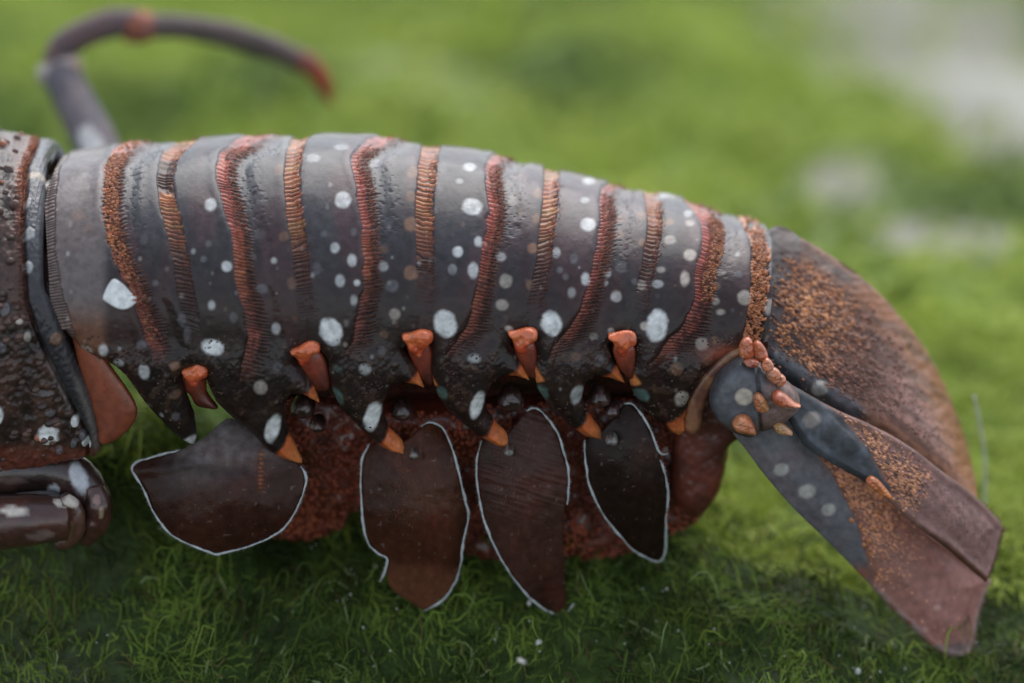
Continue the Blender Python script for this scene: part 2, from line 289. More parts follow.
def paint_tail(fx, fy):
    """height (m) and colour of the shell at picture-traced coordinates"""
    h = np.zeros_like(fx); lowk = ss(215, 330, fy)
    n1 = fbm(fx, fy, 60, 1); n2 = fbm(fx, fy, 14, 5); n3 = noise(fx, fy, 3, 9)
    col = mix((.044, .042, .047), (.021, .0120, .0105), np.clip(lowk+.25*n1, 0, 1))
    col = mix(col, col*np.array([1.45, .92, .92]), np.clip(.9*ss(-.2, .5, fbm(fx+90, fy*.35, 22, 12)), 0, 1))
    col = col*(1+.30*fbm(fx, fy, 7, 15)+.22*fbm(fx, fy*.5, 22, 16))[..., None]
    # first plate is browner and paler
    k = ss(46, 60, fx)*(1-ss(100, 112, fx)); col = mix(col, mix((.15, .125, .12), (.16, .07, .04), ss(290, 335, fy)), k*.85)
    h += .00003*n2 + .000012*n3
    # rounding of each plate between the bands
    L = []
    for i in range(6):
        g, _ = band(fx, fy, GR[i]); f, _ = band(fx, fy, FR[i]); g2, _ = band(fx, fy, GR[i+1])
        p = np.clip(g/(g-f+1e-6), 0, 1)*((g > 0) & (f < 0)); h += .0007*np.sin(math.pi*np.clip(p, 0, 1))**.6*((g > 0) & (f < 0))
        q = np.clip(f/(f-g2+1e-6), 0, 1)*((f > 0) & (g2 < 0)); h += .0003*np.sin(math.pi*q)**.7*((f > 0) & (g2 < 0))
        # back edge lifts before it drops onto the fringe
    # stipple of dark pits at the front top of each plate, pale glints between painted in
    for i in range(6):
        f, s = band(fx, fy, FR[i])
        k = ss(4, 12, f)*(1-ss(25, 42, f))*(1-ss(230, 300, fy))
        pit = ss(.25, .6, noise(fx, fy, 2.6, 30+i))
        h -= .00009*pit*k; col = mix(col, (.03, .025, .025), .5*pit*k)
        col = mix(col, (.15, .15, .15), .45*(1-pit)*k*(1-ss(175, 230, fy)))
    for i, Ln in enumerate(FR):
        f, s = band(fx, fy, Ln)
        f = f + 1.4*noise(s, s*0+i*9, 9, 50+i) + .5*noise(fx, fy, 3, 3)
        bottom = [362, 378, 356, 356, 362, 364][i]; st = 1-ss(bottom-25, bottom+6, fy)
        w0 = [6, 6, 4.8, 5, 4.8, 7][i]
        lam = 3.7
        ph = s/lam + .6*noise(s, s*0, 13, 60+i) + .035*f*noise(s, s*0+5, 40, 61)+.05*f*(-1)**i+.22*noise(fx, fy, 5, 62)
        rid = np.floor(ph); rib = .5-.5*np.cos(2*math.pi*ph)
        inb = ss(-w0-1.2, -w0+.4, f)*(1-ss(w0-3, w0+2.5+3*hash1(rid, i), f))
        drop = ss(-w0-2.0, -w0+.3, f)*(1-ss(w0+14, w0+26, f))
        h += st*(-.0007*drop) + st*inb*(.00024*rib+.00030)
        h += st*.00022*np.exp(-((f+w0+5)/5)**2)
        cr = mix((.37, .090, .050), (.42, .155, .055), hash1(rid, i+3))
        cr = mix(cr, (.34, .082, .060), ss(-.2, .5, noise(s, s*0+i, 40, 66)))
        low = mix((.19, .055, .042), (.13, .038, .028), hash1(rid, i+8))  # lower stretch darker: true colour fade plus shade painted in
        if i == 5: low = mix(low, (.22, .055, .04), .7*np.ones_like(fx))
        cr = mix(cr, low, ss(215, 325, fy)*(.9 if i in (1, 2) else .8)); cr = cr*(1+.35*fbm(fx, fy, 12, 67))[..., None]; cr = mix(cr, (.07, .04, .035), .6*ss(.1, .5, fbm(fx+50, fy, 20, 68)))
        cr = mix(cr, (.040, .014, .010), (1-ss(.05, .42, rib))*(.35+.6*hash1(rid, i+70)))
        if i in (0,): # grainy rather than ribbed
            cr = mix((.40, .12, .06), (.04, .018, .012), ss(-.1, .5, noise(fx, fy, 2.4, 70))); cr = mix(cr, low, ss(225, 320, fy)*.8)
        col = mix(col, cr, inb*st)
        # brown hairs lying back over the next plate
        hair = ss(w0-3, w0, f)*(1-ss(w0+4, w0+9+4*hash1(rid, i+20), f))*st
        hc = mix((.022, .014, .013), (.13, .05, .032), ss(.5, .8, rib)*.8)
        col = mix(col, hc, hair*.8); h += hair*.00022*rib
    for i, Ln in enumerate(GR):
        f, s = band(fx, fy, Ln)
        f = f + .8*noise(s, s*0+i*9, 7, 80+i)
        lam = 4.3 if i else 3.2
        ph = s/lam+.05*f*(-1)**i+.7*noise(s, s*0, 11, 90+i)+.16*noise(fx, fy, 4.5, 92); rid = np.floor(ph); rib = .5-.5*np.cos(2*math.pi*ph)
        w0 = [6, 7.5, 7, 8, 6.5, 6, 8][i]
        st = (1-ss([300, 290, 270, 255, 270, 275][i], [345, 340, 325, 315, 325, 325][i], fy)) if i < 6 else 1
        jag = 3.5*hash1(rid, i)
        inb = ss(-w0-1, -w0+.5, f)*(1-ss(w0-2+jag, w0+jag, f))
        drop = ss(-w0-1.6, -w0+.2, f)*(1-ss(w0, w0+2.5, f))
        h += st*(-.0005*drop+inb*.00024*rib)
        h += st*.00018*np.exp(-((f+w0+5)/5)**2)
        if i == 0:
            cr = mix((.07, .05, .045), (.24, .18, .16), rib); col = mix(col, cr, inb*.85); continue
        bright = mix((.40, .155, .065), (.30, .09, .045), hash1(rid, i+30))
        bright = mix(bright, (.34, .19, .06), .5*ss(.6, .9, hash1(rid, i+44)))
        low = mix((.085, .030, .022), (.055, .024, .02), hash1(rid, i+31))  # darker lower down, partly pigment fade and partly painted shade
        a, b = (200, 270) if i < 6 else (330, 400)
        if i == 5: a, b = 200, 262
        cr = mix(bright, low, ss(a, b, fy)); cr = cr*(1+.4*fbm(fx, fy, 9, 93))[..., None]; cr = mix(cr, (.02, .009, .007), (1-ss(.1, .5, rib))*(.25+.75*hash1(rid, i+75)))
        if i == 6:
            g = ss(-.15, .35, noise(fx, fy, 3.4, 71)); cr = mix((.42, .15, .06), (.045, .025, .02), g); h += inb*.0005*(1-g)
        if i == 1: cr = mix(cr, (.02, .012, .01), ss(158, 162, fy)*(1-ss(190, 196, fy))*ss(-w0-2, -w0, f)*.9)
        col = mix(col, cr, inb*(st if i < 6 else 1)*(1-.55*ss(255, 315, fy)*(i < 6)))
    # brownish soft lower corner with worn greenish scratches in the hollow of each pleuron
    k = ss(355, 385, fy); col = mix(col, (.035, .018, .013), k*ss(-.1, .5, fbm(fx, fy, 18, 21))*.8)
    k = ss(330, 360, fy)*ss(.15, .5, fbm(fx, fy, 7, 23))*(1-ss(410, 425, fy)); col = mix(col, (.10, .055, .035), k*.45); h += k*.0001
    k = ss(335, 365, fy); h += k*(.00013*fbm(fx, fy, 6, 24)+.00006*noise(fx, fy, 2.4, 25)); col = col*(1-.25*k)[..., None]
    # spots
    rs = np.random.default_rng(5)
    tiny = [(rs.uniform(60, 745), rs.uniform(160, 430), *(rs.uniform(.8, 2.3)*np.array([1, 1.2])), 0, [WHITE, CREAM, TAN, FAINT][rs.integers(4)], rs.uniform(.15, .5)) for _ in range(190)]  # tiny wet highlights painted in as specks
    for (x, y, rx, ry, t, c, s0) in SPOTS+tiny:
        m = (np.abs(fx-x) < 26) & (np.abs(fy-y) < 26)
        X = fx[m]-x; Y = fy[m]-y; ct, sn = math.cos(t), math.sin(t)
        r = np.sqrt(((X*ct+Y*sn)/rx)**2+((-X*sn+Y*ct)/ry)**2) + .07*noise(X+x*7, Y+y*3, 5.0, 99)+.03*noise(X, Y, 2., 98)
        soft = 1.6/min(rx, ry)+.10
        k = np.clip(s0, 0, 1)*(1-ss(1-soft*.8, 1+soft*.8, r))*np.clip(.86+.22*fbm(X+x, Y+y, 3.5, 97), 0, 1)*(.66 if y < 240 else .8 if max(rx, ry) < 9.5 else 1); cc = col[m]; col[m] = cc*(1-k[:, None])+np.array(c)*k[:, None]
        hm = h[m]; h[m] = hm+.00004*k*(c[0] > .6)
    # the teardrop on the second plate
    m = (fx > 98) & (fx < 145) & (fy > 272) & (fy < 318)
    sdv, _, _ = poly_sd(fx[m], fy[m], smooth_poly([(113, 280), (123, 284), (131, 292), (137, 299), (131, 307), (121, 309), (109, 303), (104, 297)]))
    k = ss(-1, 1.2, sdv); cc = col[m]; col[m] = cc*(1-k[:, None])+np.array(WHITE)*k[:, None]; hm = h[m]; h[m] = hm+.0003*k
    # tiny flecks
    # orange tips
    for (x1, y1, x0, y0) in TIPS:
        L0 = math.hypot(x1-x0, y1-y0); dx, dy = (x1-x0)/L0, (y1-y0)/L0
        m = (np.abs(fx-x1) < L0+14) & (np.abs(fy-y1) < L0+14)
        a = (fx[m]-x0)*dx+(fy[m]-y0)*dy; b = np.abs(-(fx[m]-x0)*dy+(fy[m]-y0)*dx)
        k = ss(-3, 3, a+1.5*noise(fx[m], fy[m], 4, 77))*(1-ss(12, 16, b))*(1-ss(L0+3, L0+6, a)); tip = np.clip(a/L0, 0, 1)
        oc = mix((.48, .11, .035), (.62, .22, .07), tip); cc = col[m]; col[m] = cc*(1-k[:, None])+oc*k[:, None]
    # salmon patch where the last plate meets the tail fan
    k = np.exp(-(((fx-728)/22)**2+((fy-354)/9)**2)); col = mix(col, (.30, .085, .05), np.clip(k*1.1, 0, .9))
    return h, col

def tail_shell():
    x0 = np.interp(38, SP, SX); x1 = np.interp(800, SP, SX)
    nu = 900
    ux = np.linspace(x0, x1, nu)
    sv = np.concatenate([np.linspace(-.62, 0, 160), np.linspace(0, .50, 480)[1:], np.linspace(.50, 1.0, 50)[1:], np.linspace(1, 1.5, 18)[1:]])
    X, S = np.meshgrid(ux, sv, indexing='ij'); P = surf(X, S); N = grid_normals(P)
    if N[nu//2, 100, 1] > 0: N = -N
    qx, qy = proj(P)
    j = qy.argmin(1); i = np.arange(nu)
    ssil = sv[j][:, None]
    mir = S > ssil
    # beyond the outline the pattern is mirrored
    Sm = np.where(mir, 2*ssil-S, S); Pm = surf(X, Sm); fx, fy = proj(Pm)
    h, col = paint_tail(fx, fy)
    sdist, bx, by = poly_sd(fx, fy, EDGE)
    low = (fy > 330)
    # spines on the lobes: rounded edges
    h = h - np.where(low, .0016*np.exp(-np.maximum(sdist, 0)/3.2), 0)
    # main lobes swell outward, hollow behind the rim
    h += np.where(low, .0010*ss(0, 14, sdist)*ss(335, 375, fy), 0)
    # snap border verts
    inside = (sdist > -1.0)
    ddx = np.where((sdist < 0) & inside & ~mir, bx-fx, 0); ddy = np.where((sdist < 0) & inside & ~mir, by-fy, 0)
    P = P + (ddx[..., None]*R_ - ddy[..., None]*U_)*(DIST/FPX)
    # tiny scattered bead drops (wet glints)
    keepv = inside
    kf = keepv[:-1, :-1] & keepv[1:, :-1] & keepv[:-1, 1:] & keepv[1:, 1:]
    V = P + N*h[..., None]
    f = grid_faces(nu, len(sv), kf)
    Vc, fc, Nc, cc, FX, FY, MI = compact(V.reshape(-1, 3), f, N.reshape(-1, 3), col.reshape(-1, 3), fx.ravel(), fy.ravel(), mir.ravel())
    e = boundary(fc); bv, inv = np.unique(e.ravel(), return_inverse=True); inv = inv.reshape(e.shape)+len(Vc)
    V2 = np.vstack([Vc, Vc[bv]-Nc[bv]*.0012]); c2 = np.vstack([cc, cc[bv]*.8])
    rim = np.stack([e[:, 1], e[:, 0], inv[:, 0], inv[:, 1]], -1)
    new_mesh('abdomen', V2, [fc, rim], M['shell'], root, c2)
    return Vc, Nc, FX, FY, MI
SV, SN, SFX, SFY, SMI = tail_shell()

# ------------------------------------------------------------------ bristles, drops and tubercles scattered on the shell
def cones(P, D, length, r, col, name, mat, parent, seg=3, bend=None):
    n = len(P); D = D/np.linalg.norm(D, axis=1, keepdims=True)
    a = np.cross(D, rng.normal(size=(n, 3))); a /= np.linalg.norm(a, axis=1, keepdims=True); b = np.cross(D, a)
    V = []
    for k in range(seg):
        t = 2*math.pi*k/seg; V.append(P+(a*math.cos(t)+b*math.sin(t))*r[:, None])
    tip = P+D*length[:, None]
    if bend is not None: tip = tip+bend
    V.append(tip); V = np.stack(V, 1).reshape(-1, 3)
    o = np.arange(n)[:, None]*(seg+1); f = np.concatenate([np.stack([o[:, 0]+k, o[:, 0]+(k+1) % seg, o[:, 0]+seg], -1) for k in range(seg)])
    return new_mesh(name, V, [f], mat, parent, np.repeat(col, seg+1, 0), True, 'stuff')
PT, CT = [], []
for i, Ln in enumerate(FR):
    f, s = band(SFX, SFY, Ln)
    ok = np.where((f > -3) & (f < 9) & (SFY < [345, 370, 345, 345, 350, 350][i]) & (SFX > 60))[0]
    PT.append(rng.choice(ok, 900))
    CT.append(np.full(900, i))
for i, Ln in enumerate(GR[1:6]):
    f, s = band(SFX, SFY, Ln)
    ok = np.where((f > 0) & (f < 8) & (SFY < 320))[0]; PT.append(rng.choice(ok, 500)); CT.append(np.full(500, 10+i))
PT = np.concatenate(PT); n = len(PT)
D = SN[PT]*rng.uniform(.15, .7, (n, 1))+np.array([1, 0, 0])*rng.uniform(.5, 1, (n, 1))+rng.normal(0, .18, (n, 3))
tt = ss(220, 330, SFY[PT])
bc = mix(mix((.42, .13, .07), (.10, .04, .025), rng.random(n)), (.05, .02, .015), tt)
cones(SV[PT]-SN[PT]*.0002, D, rng.uniform(.0009, .0021, n), rng.uniform(.00005, .00011, n), bc, 'fringe_bristles', M['bristle'], root)

def bumps(P, Nrm, D, a, b, hgt, col, name, mat, parent):
    """small half-ellipsoid grains joined into one mesh"""
    n = len(P); D = D-Nrm*(D*Nrm).sum(1, keepdims=True); D /= np.linalg.norm(D, axis=1, keepdims=True); E = np.cross(Nrm, D)
    V = []; K = 8
    for (rr, hh) in ((1.0, -.25), (.72, .62)):
        for k in range(K):
            t = 2*math.pi*k/K; V.append(P+D*(a*rr*math.cos(t))[:, None]+E*(b*rr*math.sin(t))[:, None]+Nrm*(hgt*hh)[:, None]+D*(a*.12*hh)[:, None])
    V.append(P+Nrm*hgt[:, None]+D*(a*.2)[:, None])
    V = np.stack(V, 1).reshape(-1, 3); m = 2*K+1; o = np.arange(n)*m
    q = np.concatenate([np.stack([o+k, o+(k+1) % K, o+K+(k+1) % K, o+K+k], -1) for k in range(K)])
    t = np.concatenate([np.stack([o+K+k, o+K+(k+1) % K, o+2*K], -1) for k in range(K)])
    return new_mesh(name, V, [q, t], mat, parent, np.repeat(col, m, 0), True, 'stuff')
f, s = band(SFX, SFY, GR[6]); ok = np.where((np.abs(f) < 7) & ~SMI & (SFY < 345))[0]; a1 = rng.choice(ok, 420)
f, s = band(SFX, SFY, FR[0]); ok = np.where((f > -5) & (f < 8) & ~SMI & (SFY < 340))[0]; a2 = rng.choice(ok, 500)
f, s = band(SFX, SFY, FR[5]); ok = np.where((f > 2) & (f < 14) & ~SMI & (SFY < 300))[0]; a3 = rng.choice(ok, 300)
sel = np.concatenate([a1, a2, a3]); n = len(sel)
tc = mix((.45, .17, .06), (.16, .05, .03), np.clip(rng.random(n)*.8+ss(230, 330, SFY[sel])*.6*(SFX[sel] < 300), 0, 1))
bumps(SV[sel], SN[sel], np.tile([1., 0, -.4], (n, 1))+rng.normal(0, .3, (n, 3)), rng.uniform(.0003, .00055, n), rng.uniform(.0002, .0003, n), rng.uniform(.00025, .0005, n), tc, 'tubercles', M['grain'], root)

ok = np.where((SFY > 335) & (SFY < 425) & ~SMI & (fbm(SFX, SFY, 15, 26) > .05))[0]; sel = rng.choice(ok, 620); n = len(sel)
tc = mix((.030, .018, .015), (.12, .065, .045), rng.random(n)**2)
bumps(SV[sel], SN[sel], rng.normal(0, 1, (n, 3)), rng.uniform(.00014, .00034, n), rng.uniform(.00012, .00026, n), rng.uniform(.00008, .00022, n), tc, 'granules', M['shell'], root)

# ------------------------------------------------------------------ sheet tool: a thick plate with a traced outline
def sheet(name, outline, depth, thick, mat, colfn, hfn=None, step=1.0, dome=0, domeR=8, parent=root, smooth=True, back_dome=False, rimk=4, kind=None, ss_k=6):
    """outline in pixels; depth(px,py)->y; each vertex gets its own distance; the back follows at thickness"""
    poly = smooth_poly(outline, True, ss_k) if smooth else np.asarray(outline, float)
    x0, y0 = poly.min(0)-2; x1, y1 = poly.max(0)+2
    gx = np.arange(x0, x1, step); gy = np.arange(y0, y1, step); X, Y = np.meshgrid(gx, gy, indexing='ij')
    sdv, bx, by = poly_sd(X, Y, poly)
    keep = sdv > -.75*step; sn = keep & (sdv < 0); X = np.where(sn, bx, X); Y = np.where(sn, by, Y); sdv = np.maximum(sdv, 0)
    P = at(X, Y, depth(X, Y)); N = grid_normals(P); fl = (N @ F_) > 0; N[fl] *= -1
    hh = np.zeros_like(X)
    if dome: hh += dome*np.sqrt(np.clip(1-(1-np.clip(sdv/domeR, 0, 1))**2, 0, 1))
    else: hh += -.5*thick*(1-np.sqrt(np.clip(1-(1-np.clip(sdv/rimk, 0, 1))**2, 0, 1)))
    if hfn is not None: hh += hfn(X, Y, sdv)
    V = P+N*hh[..., None]
    tk = thick*np.sqrt(np.clip(1-(1-np.clip(sdv/rimk, .02, 1))**2, 0, 1))
    B = P-N*(.5*thick+.5*tk)[..., None]
    if back_dome: B = B-N*(dome*np.sqrt(np.clip(1-(1-np.clip(sdv/domeR, 0, 1))**2, 0, 1)))[..., None]
    kf = keep[:-1, :-1] & keep[1:, :-1] & keep[:-1, 1:] & keep[1:, 1:]
    f = grid_faces(len(gx), len(gy), kf); col = colfn(X, Y, sdv)
    Vc, fc, Bc, cc = compact(V.reshape(-1, 3), f, B.reshape(-1, 3), np.broadcast_to(col, X.shape+(3,)).reshape(-1, 3))
    n = len(Vc); e = boundary(fc); rim = np.stack([e[:, 1], e[:, 0], e[:, 0]+n, e[:, 1]+n], -1)
    o = new_mesh(name, np.vstack([Vc, Bc]), [fc[:, ::-1], (fc+n), rim[:, ::-1]], mat, parent, np.vstack([cc, cc*.9]), True, kind)
    def sample(px, py):
        i = np.clip(((px-x0)/step), 1, len(gx)-2).astype(int); j = np.clip(((py-y0)/step), 1, len(gy)-2).astype(int)
        return V[i, j], N[i, j]
    o_s = (o, sample, poly); return o_s
def inpoly(n, poly):
    poly = np.asarray(poly, float); lo_, hi_ = poly.min(0), poly.max(0); out = []
    while sum(len(o) for o in out) < n:
        p = rng.uniform(lo_, hi_, (n*2, 2)); s_, _, _ = poly_sd(p[:, 0], p[:, 1], poly); out.append(p[s_ > 0])
    return np.concatenate(out)[:n]
def rimtube(name, pts, depth, r, parent, mat=None, off=.0002):
    p = smooth_poly(pts, False, 8); p = p+np.stack([.5*noise(p[:, 0], p[:, 1], 7, 200), .5*noise(p[:, 0], p[:, 1], 7, 201)], -1)
    P = at(p[:, 0], p[:, 1], depth(p[:, 0], p[:, 1])-off)
    rr = r*(.85+.45*noise(p[:, 0], p[:, 1], 9, 3)+.3*noise(p[:, 0], p[:, 1], 2.5, 4))*np.minimum(1, np.minimum(np.arange(len(p)), np.arange(len(p))[::-1])/8+.35)
    V, fs = tube(P, rr, 8); return new_mesh(name, V, fs, mat or M['white'], parent)

def cilia(name, pts, depth, n, ln, r, c0, c1, parent, cx, cy, side=1):
    p = smooth_poly(pts, False, 10); i = rng.integers(1, len(p)-1, n); q = p[i]+rng.uniform(0, 1, (n, 1))*(p[i]-p[i-1]); t = p[i]-p[i-1]; t /= np.linalg.norm(t, axis=1, keepdims=True)+1e-9
    nn = np.stack([-t[:, 1], t[:, 0]], -1); s_ = np.sign((nn*(q-np.array([cx, cy]))).sum(1)); nn *= s_[:, None]*side; nn = nn+t*rng.normal(.3, .35, (n, 1))
    P = at(q[:, 0], q[:, 1], depth(q[:, 0], q[:, 1])); D = nn[:, :1]*R_-nn[:, 1:]*U_+rng.normal(0, .25, (n, 3))
    cones(P, D, rng.uniform(*ln, n), np.full(n, r), mix(c0, c1, rng.random(n)), name, M['bristle'], parent)
# ------------------------------------------------------------------ underside, roe, membranes, hinges
def core():
    x = np.linspace(np.interp(-40, SP, SX), np.interp(770, SP, SX), 220); a = np.linspace(0, 2*math.pi, 120)
    X, A = np.meshgrid(x, a, indexing='ij')
    wv = np.interp(X, SX, SW)*.80; zm = np.interp(X, SX, SZ); hgt = np.interp(X, SX, SH)*.86
    drop = np.interp(X, at(np.array([-40, 60, 100, 215, 270, 300, 700, 735, 770]), 380, -.03)[:, 0], [.016, .014, .004, .004, .010, .021, .020, .016, .008])
    P = np.stack([X, -wv*np.cos(A), zm+np.where(np.sin(A) > 0, hgt, drop)*np.sin(A)], -1)
    N = grid_normals(P); N[(N[..., 1]*np.cos(A)) > 0] *= -1
    u = X*5000; v = A*170
    P = P + N*(.0007*fbm(u, v, 26, 40)+.0003*fbm(u, v, 7, 44))[..., None]
    c = mix((.035, .012, .009), (.11, .028, .016), ss(-.2, .6, fbm(u, v, 22, 47))); c = mix(c, (.012, .008, .007), ss(.1, .5, fbm(u, v, 15, 49)))
    new_mesh('underside', P.reshape(-1, 3), [grid_faces(220, 120)], M['core'], root, c.reshape(-1, 3))
core()
for (nm, pl, dp, c0, c1, dm) in [
    ('hinge_membrane', [(70, 318), (92, 340), (110, 365), (137, 408), (124, 434), (101, 444), (94, 420), (82, 380)], -.0325, (.30, .080, .036), (.20, .050, .025), .0012),
    ('hinge_membrane', [(184, 375), (205, 372), (207, 392), (218, 408), (205, 408), (196, 405), (190, 395), (183, 388)], -.0315, (.30, .052, .022), (.07, .014, .009), .0012),
    ('hinge_membrane', [(294, 350), (318, 350), (327, 365), (330, 388), (318, 390), (306, 378)], -.0325, (.30, .052, .022), (.07, .014, .009), .001),
    ('hinge_membrane', [(406, 340), (430, 344), (434, 375), (430, 385), (416, 370)], -.0318, (.30, .052, .022), (.07, .014, .009), .001),
    ('hinge_membrane', [(514, 340), (535, 343), (537, 372), (531, 378), (518, 360)], -.0308, (.30, .052, .022), (.07, .014, .009), .001),
    ('hinge_membrane', [(614, 345), (634, 346), (634, 374), (628, 378), (616, 362)], -.0292, (.30, .052, .022), (.07, .014, .009), .001)]:
    ym = min(p[1] for p in pl); yM = max(p[1] for p in pl)
    sheet(nm, pl, lambda X, Y, d=dp: d+0*X, .0008, M['memb'], lambda X, Y, s_, a=c0, b=c1, y0=ym, y1=yM: mix(a, b, np.clip(ss(y0, y1, Y)+.25*fbm(X, Y, 12, 3), 0, 1)), dome=dm, domeR=14)
for (pl, dp) in [
    ([(181, 372), (189, 369), (198, 364), (207, 368), (208, 375), (202, 379), (196, 386), (189, 384)], -.0348),
    ([(290, 351), (298, 348), (308, 343), (318, 344), (320, 350), (313, 354), (309, 362), (302, 366), (296, 359)], -.0350),
    ([(402, 336), (411, 334), (421, 331), (431, 333), (433, 340), (427, 346), (421, 356), (412, 352), (407, 344)], -.0345),
    ([(508, 333), (516, 332), (527, 329), (536, 331), (537, 339), (529, 345), (524, 354), (516, 350), (513, 342)], -.0335),
    ([(608, 336), (616, 334), (627, 332), (635, 335), (636, 343), (629, 349), (624, 357), (617, 351), (613, 343)], -.0320)]:
    cxp = np.mean([p[0] for p in pl]); cyp = np.mean([p[1] for p in pl])
    def kc(X, Y, s_, cx=cxp, cy=cyp):
        c = mix((.66, .15, .05), (.52, .07, .03), ss(-6, 9, Y-cy+.4*(X-cx))); return mix(c, (.55, .22, .09), .5*ss(.2, .7, fbm(X, Y, 6, 11)))
    sheet('hinge_knob', pl, lambda X, Y, d=dp, cx=cxp, cy=cyp: d+.00006*(Y-cy), .0012, M['knob'], kc, dome=.0013, domeR=8, step=.7, ss_k=3, hfn=lambda X, Y, s_: .0008*fbm(X, Y, 8, 31))

# roe held under the tail
EGG = [(268, 405), (400, 412), (520, 404), (640, 398), (722, 396), (729, 440), (722, 482), (706, 512), (690, 527), (650, 541), (610, 560), (560, 569), (500, 575), (462, 566), (440, 545), (400, 520), (375, 505), (352, 512), (342, 528), (314, 540), (286, 537), (262, 520)]
ed = lambda X, Y: -.0155+.00003*(Y-450)+0*X
eo, esample, epoly = sheet('roe_mass', EGG, ed, .030, M['egg'], lambda X, Y, s_: mix((.12, .024, .013), (.05, .012, .008), ss(-.4, .5, fbm(X, Y, 30, 61))), dome=.002, domeR=26, step=2.2, hfn=lambda X, Y, s_: .0018*fbm(X, Y, 34, 63)+.0004*fbm(X, Y, 8, 66), rimk=16, kind='stuff')
p = inpoly(5200, epoly); P, N = esample(p[:, 0], p[:, 1]); n = len(p)
ec = mix((.40, .085, .032), (.14, .028, .014), np.clip(.6+.9*fbm(p[:, 0], p[:, 1], 25, 68)+rng.normal(0, .22, n), 0, 1)); ec = mix(ec, (.42, .11, .03), .6*(1-ss(330, 352, p[:, 0]))*ss(455, 490, p[:, 1])*rng.random(n))
bumps(P, N, rng.normal(size=(n, 3)), rng.uniform(.00028, .0005, n), rng.uniform(.00028, .0005, n), rng.uniform(.0003, .0006, n), ec, 'roe_grains', M['egg'], root)

# knobs where the swimmerets join
for (x, y, r) in [(303, 408, 12), (318, 425, 8), (402, 411, 11), (511, 400, 13), (600, 398, 11), (612, 410, 8), (414, 455, 5), (509, 452, 5), (612, 441, 6)]:
    pl = [(x+r*math.cos(t)*(1+.12*math.sin(3*t)), y+r*.85*math.sin(t)) for t in np.linspace(0, 2*math.pi, 10)[:-1]]
    lt = r < 7
    sheet('swimmeret_base', pl, lambda X, Y, y0=y: (-.0315 if lt else -.0275)+0*X, .004, M['core'], lambda X, Y, s_: mix((.03, .015, .013), (.09, .05, .045), ss(-.1, .6, fbm(X, Y, 6, 71))) if not lt else mix((.16, .15, .14), (.06, .04, .035), ss(-.3, .5, fbm(X, Y, 4, 5))), dome=.0022 if not lt else .001, domeR=r*.9, hfn=lambda X, Y, s_: .0002*fbm(X, Y, 5, 72))

# ------------------------------------------------------------------ swimmerets
def swim_col(c0, c1, seed, extra=None):
    def fn(X, Y, s_):
        t = ss(-.5, .6, fbm(X*.8, Y*.35, 30, seed)); c = mix(c0, c1, t)
        c = mix(c, (.09, .022, .015), .35*ss(.1, .6, fbm(X, Y, 40, seed+5)))
        c = mix(c, (.16, .12, .10), .5*ss(.80, .95, noise(X, Y, 3.2, seed+9)))
        return extra(X, Y, s_, c) if extra else c
    return fn
def swimmeret(outline, rims, depth, colfn, hfn, name='swimmeret', hairs=None):
    o, smp, pl = sheet(name, outline, depth, .0007, M['swim'], colfn, hfn=hfn, rimk=3)
    for r in rims:
        rimtube('rim', r, depth, .00023, o)
        cilia('cilia', r, depth, 26*len(r), (.0003, .0009), .00004, (.55, .58, .58), (.25, .22, .2), o, np.mean([q[0] for q in outline]), np.mean([q[1] for q in outline]))
    if hairs:
        q = rng.normal(0, 1, (110, 2))*np.array(hairs[2:4])+np.array(hairs[:2]); P, N = smp(q[:, 0], q[:, 1])
        cones(P, N*.5+np.array([.1, 0, -1])+rng.normal(0, .25, (110, 3)), rng.uniform(.0006, .0018, 110), np.full(110, .00006), mix((.30, .10, .06), (.14, .05, .035), rng.random(110)), 'setae', M['bristle'], o)
    return o, smp, pl
bows = lambda amp, cx, cy, rx, ry: (lambda X, Y: -amp*np.clip(1-((X-cx)/rx)**2-((Y-cy)/ry)**2, -.6, 1))
b1 = bows(.0055, 225, 500, 110, 75); d1 = lambda X, Y: -.0285+b1(X, Y)-.00004*(Y-500)
def x1(X, Y, s_, c):
    k = ss(495, 440, Y+.25*(X-220))*ss(150, 215, X); c = mix(c, (.26, .25, .25), .8*k*(.6+.4*fbm(X, Y, 9, 80)))  # upper blade: wet sheen painted into the colour, over a partly pale tone
    c = mix(c, (.02, .012, .011), .6*np.exp(-((Y-468-.1*(X-200))/8)**2)*ss(150, 170, X)*(1-ss(245, 262, X)))
    k = np.exp(-((X-261)/2.4)**2)*ss(448, 455, Y)*(1-ss(482, 495, Y))*(.5-.5*np.cos(Y*1.5)); return mix(c, (.42, .14, .05), k*.9)
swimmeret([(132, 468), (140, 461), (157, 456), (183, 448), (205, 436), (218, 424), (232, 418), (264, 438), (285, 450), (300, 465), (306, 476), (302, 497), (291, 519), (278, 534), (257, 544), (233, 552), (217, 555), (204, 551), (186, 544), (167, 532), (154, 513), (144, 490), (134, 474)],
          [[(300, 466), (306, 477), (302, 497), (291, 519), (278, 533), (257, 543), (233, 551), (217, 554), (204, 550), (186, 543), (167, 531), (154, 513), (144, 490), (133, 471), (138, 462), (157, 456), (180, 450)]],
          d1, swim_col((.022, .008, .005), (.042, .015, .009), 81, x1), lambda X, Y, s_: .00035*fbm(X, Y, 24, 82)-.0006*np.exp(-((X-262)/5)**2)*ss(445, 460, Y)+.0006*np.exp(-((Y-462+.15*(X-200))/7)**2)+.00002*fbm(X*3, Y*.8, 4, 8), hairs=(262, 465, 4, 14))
b2 = bows(.006, 412, 510, 60, 95); d2 = lambda X, Y: -.0275+b2(X, Y)-.00003*(Y-500)
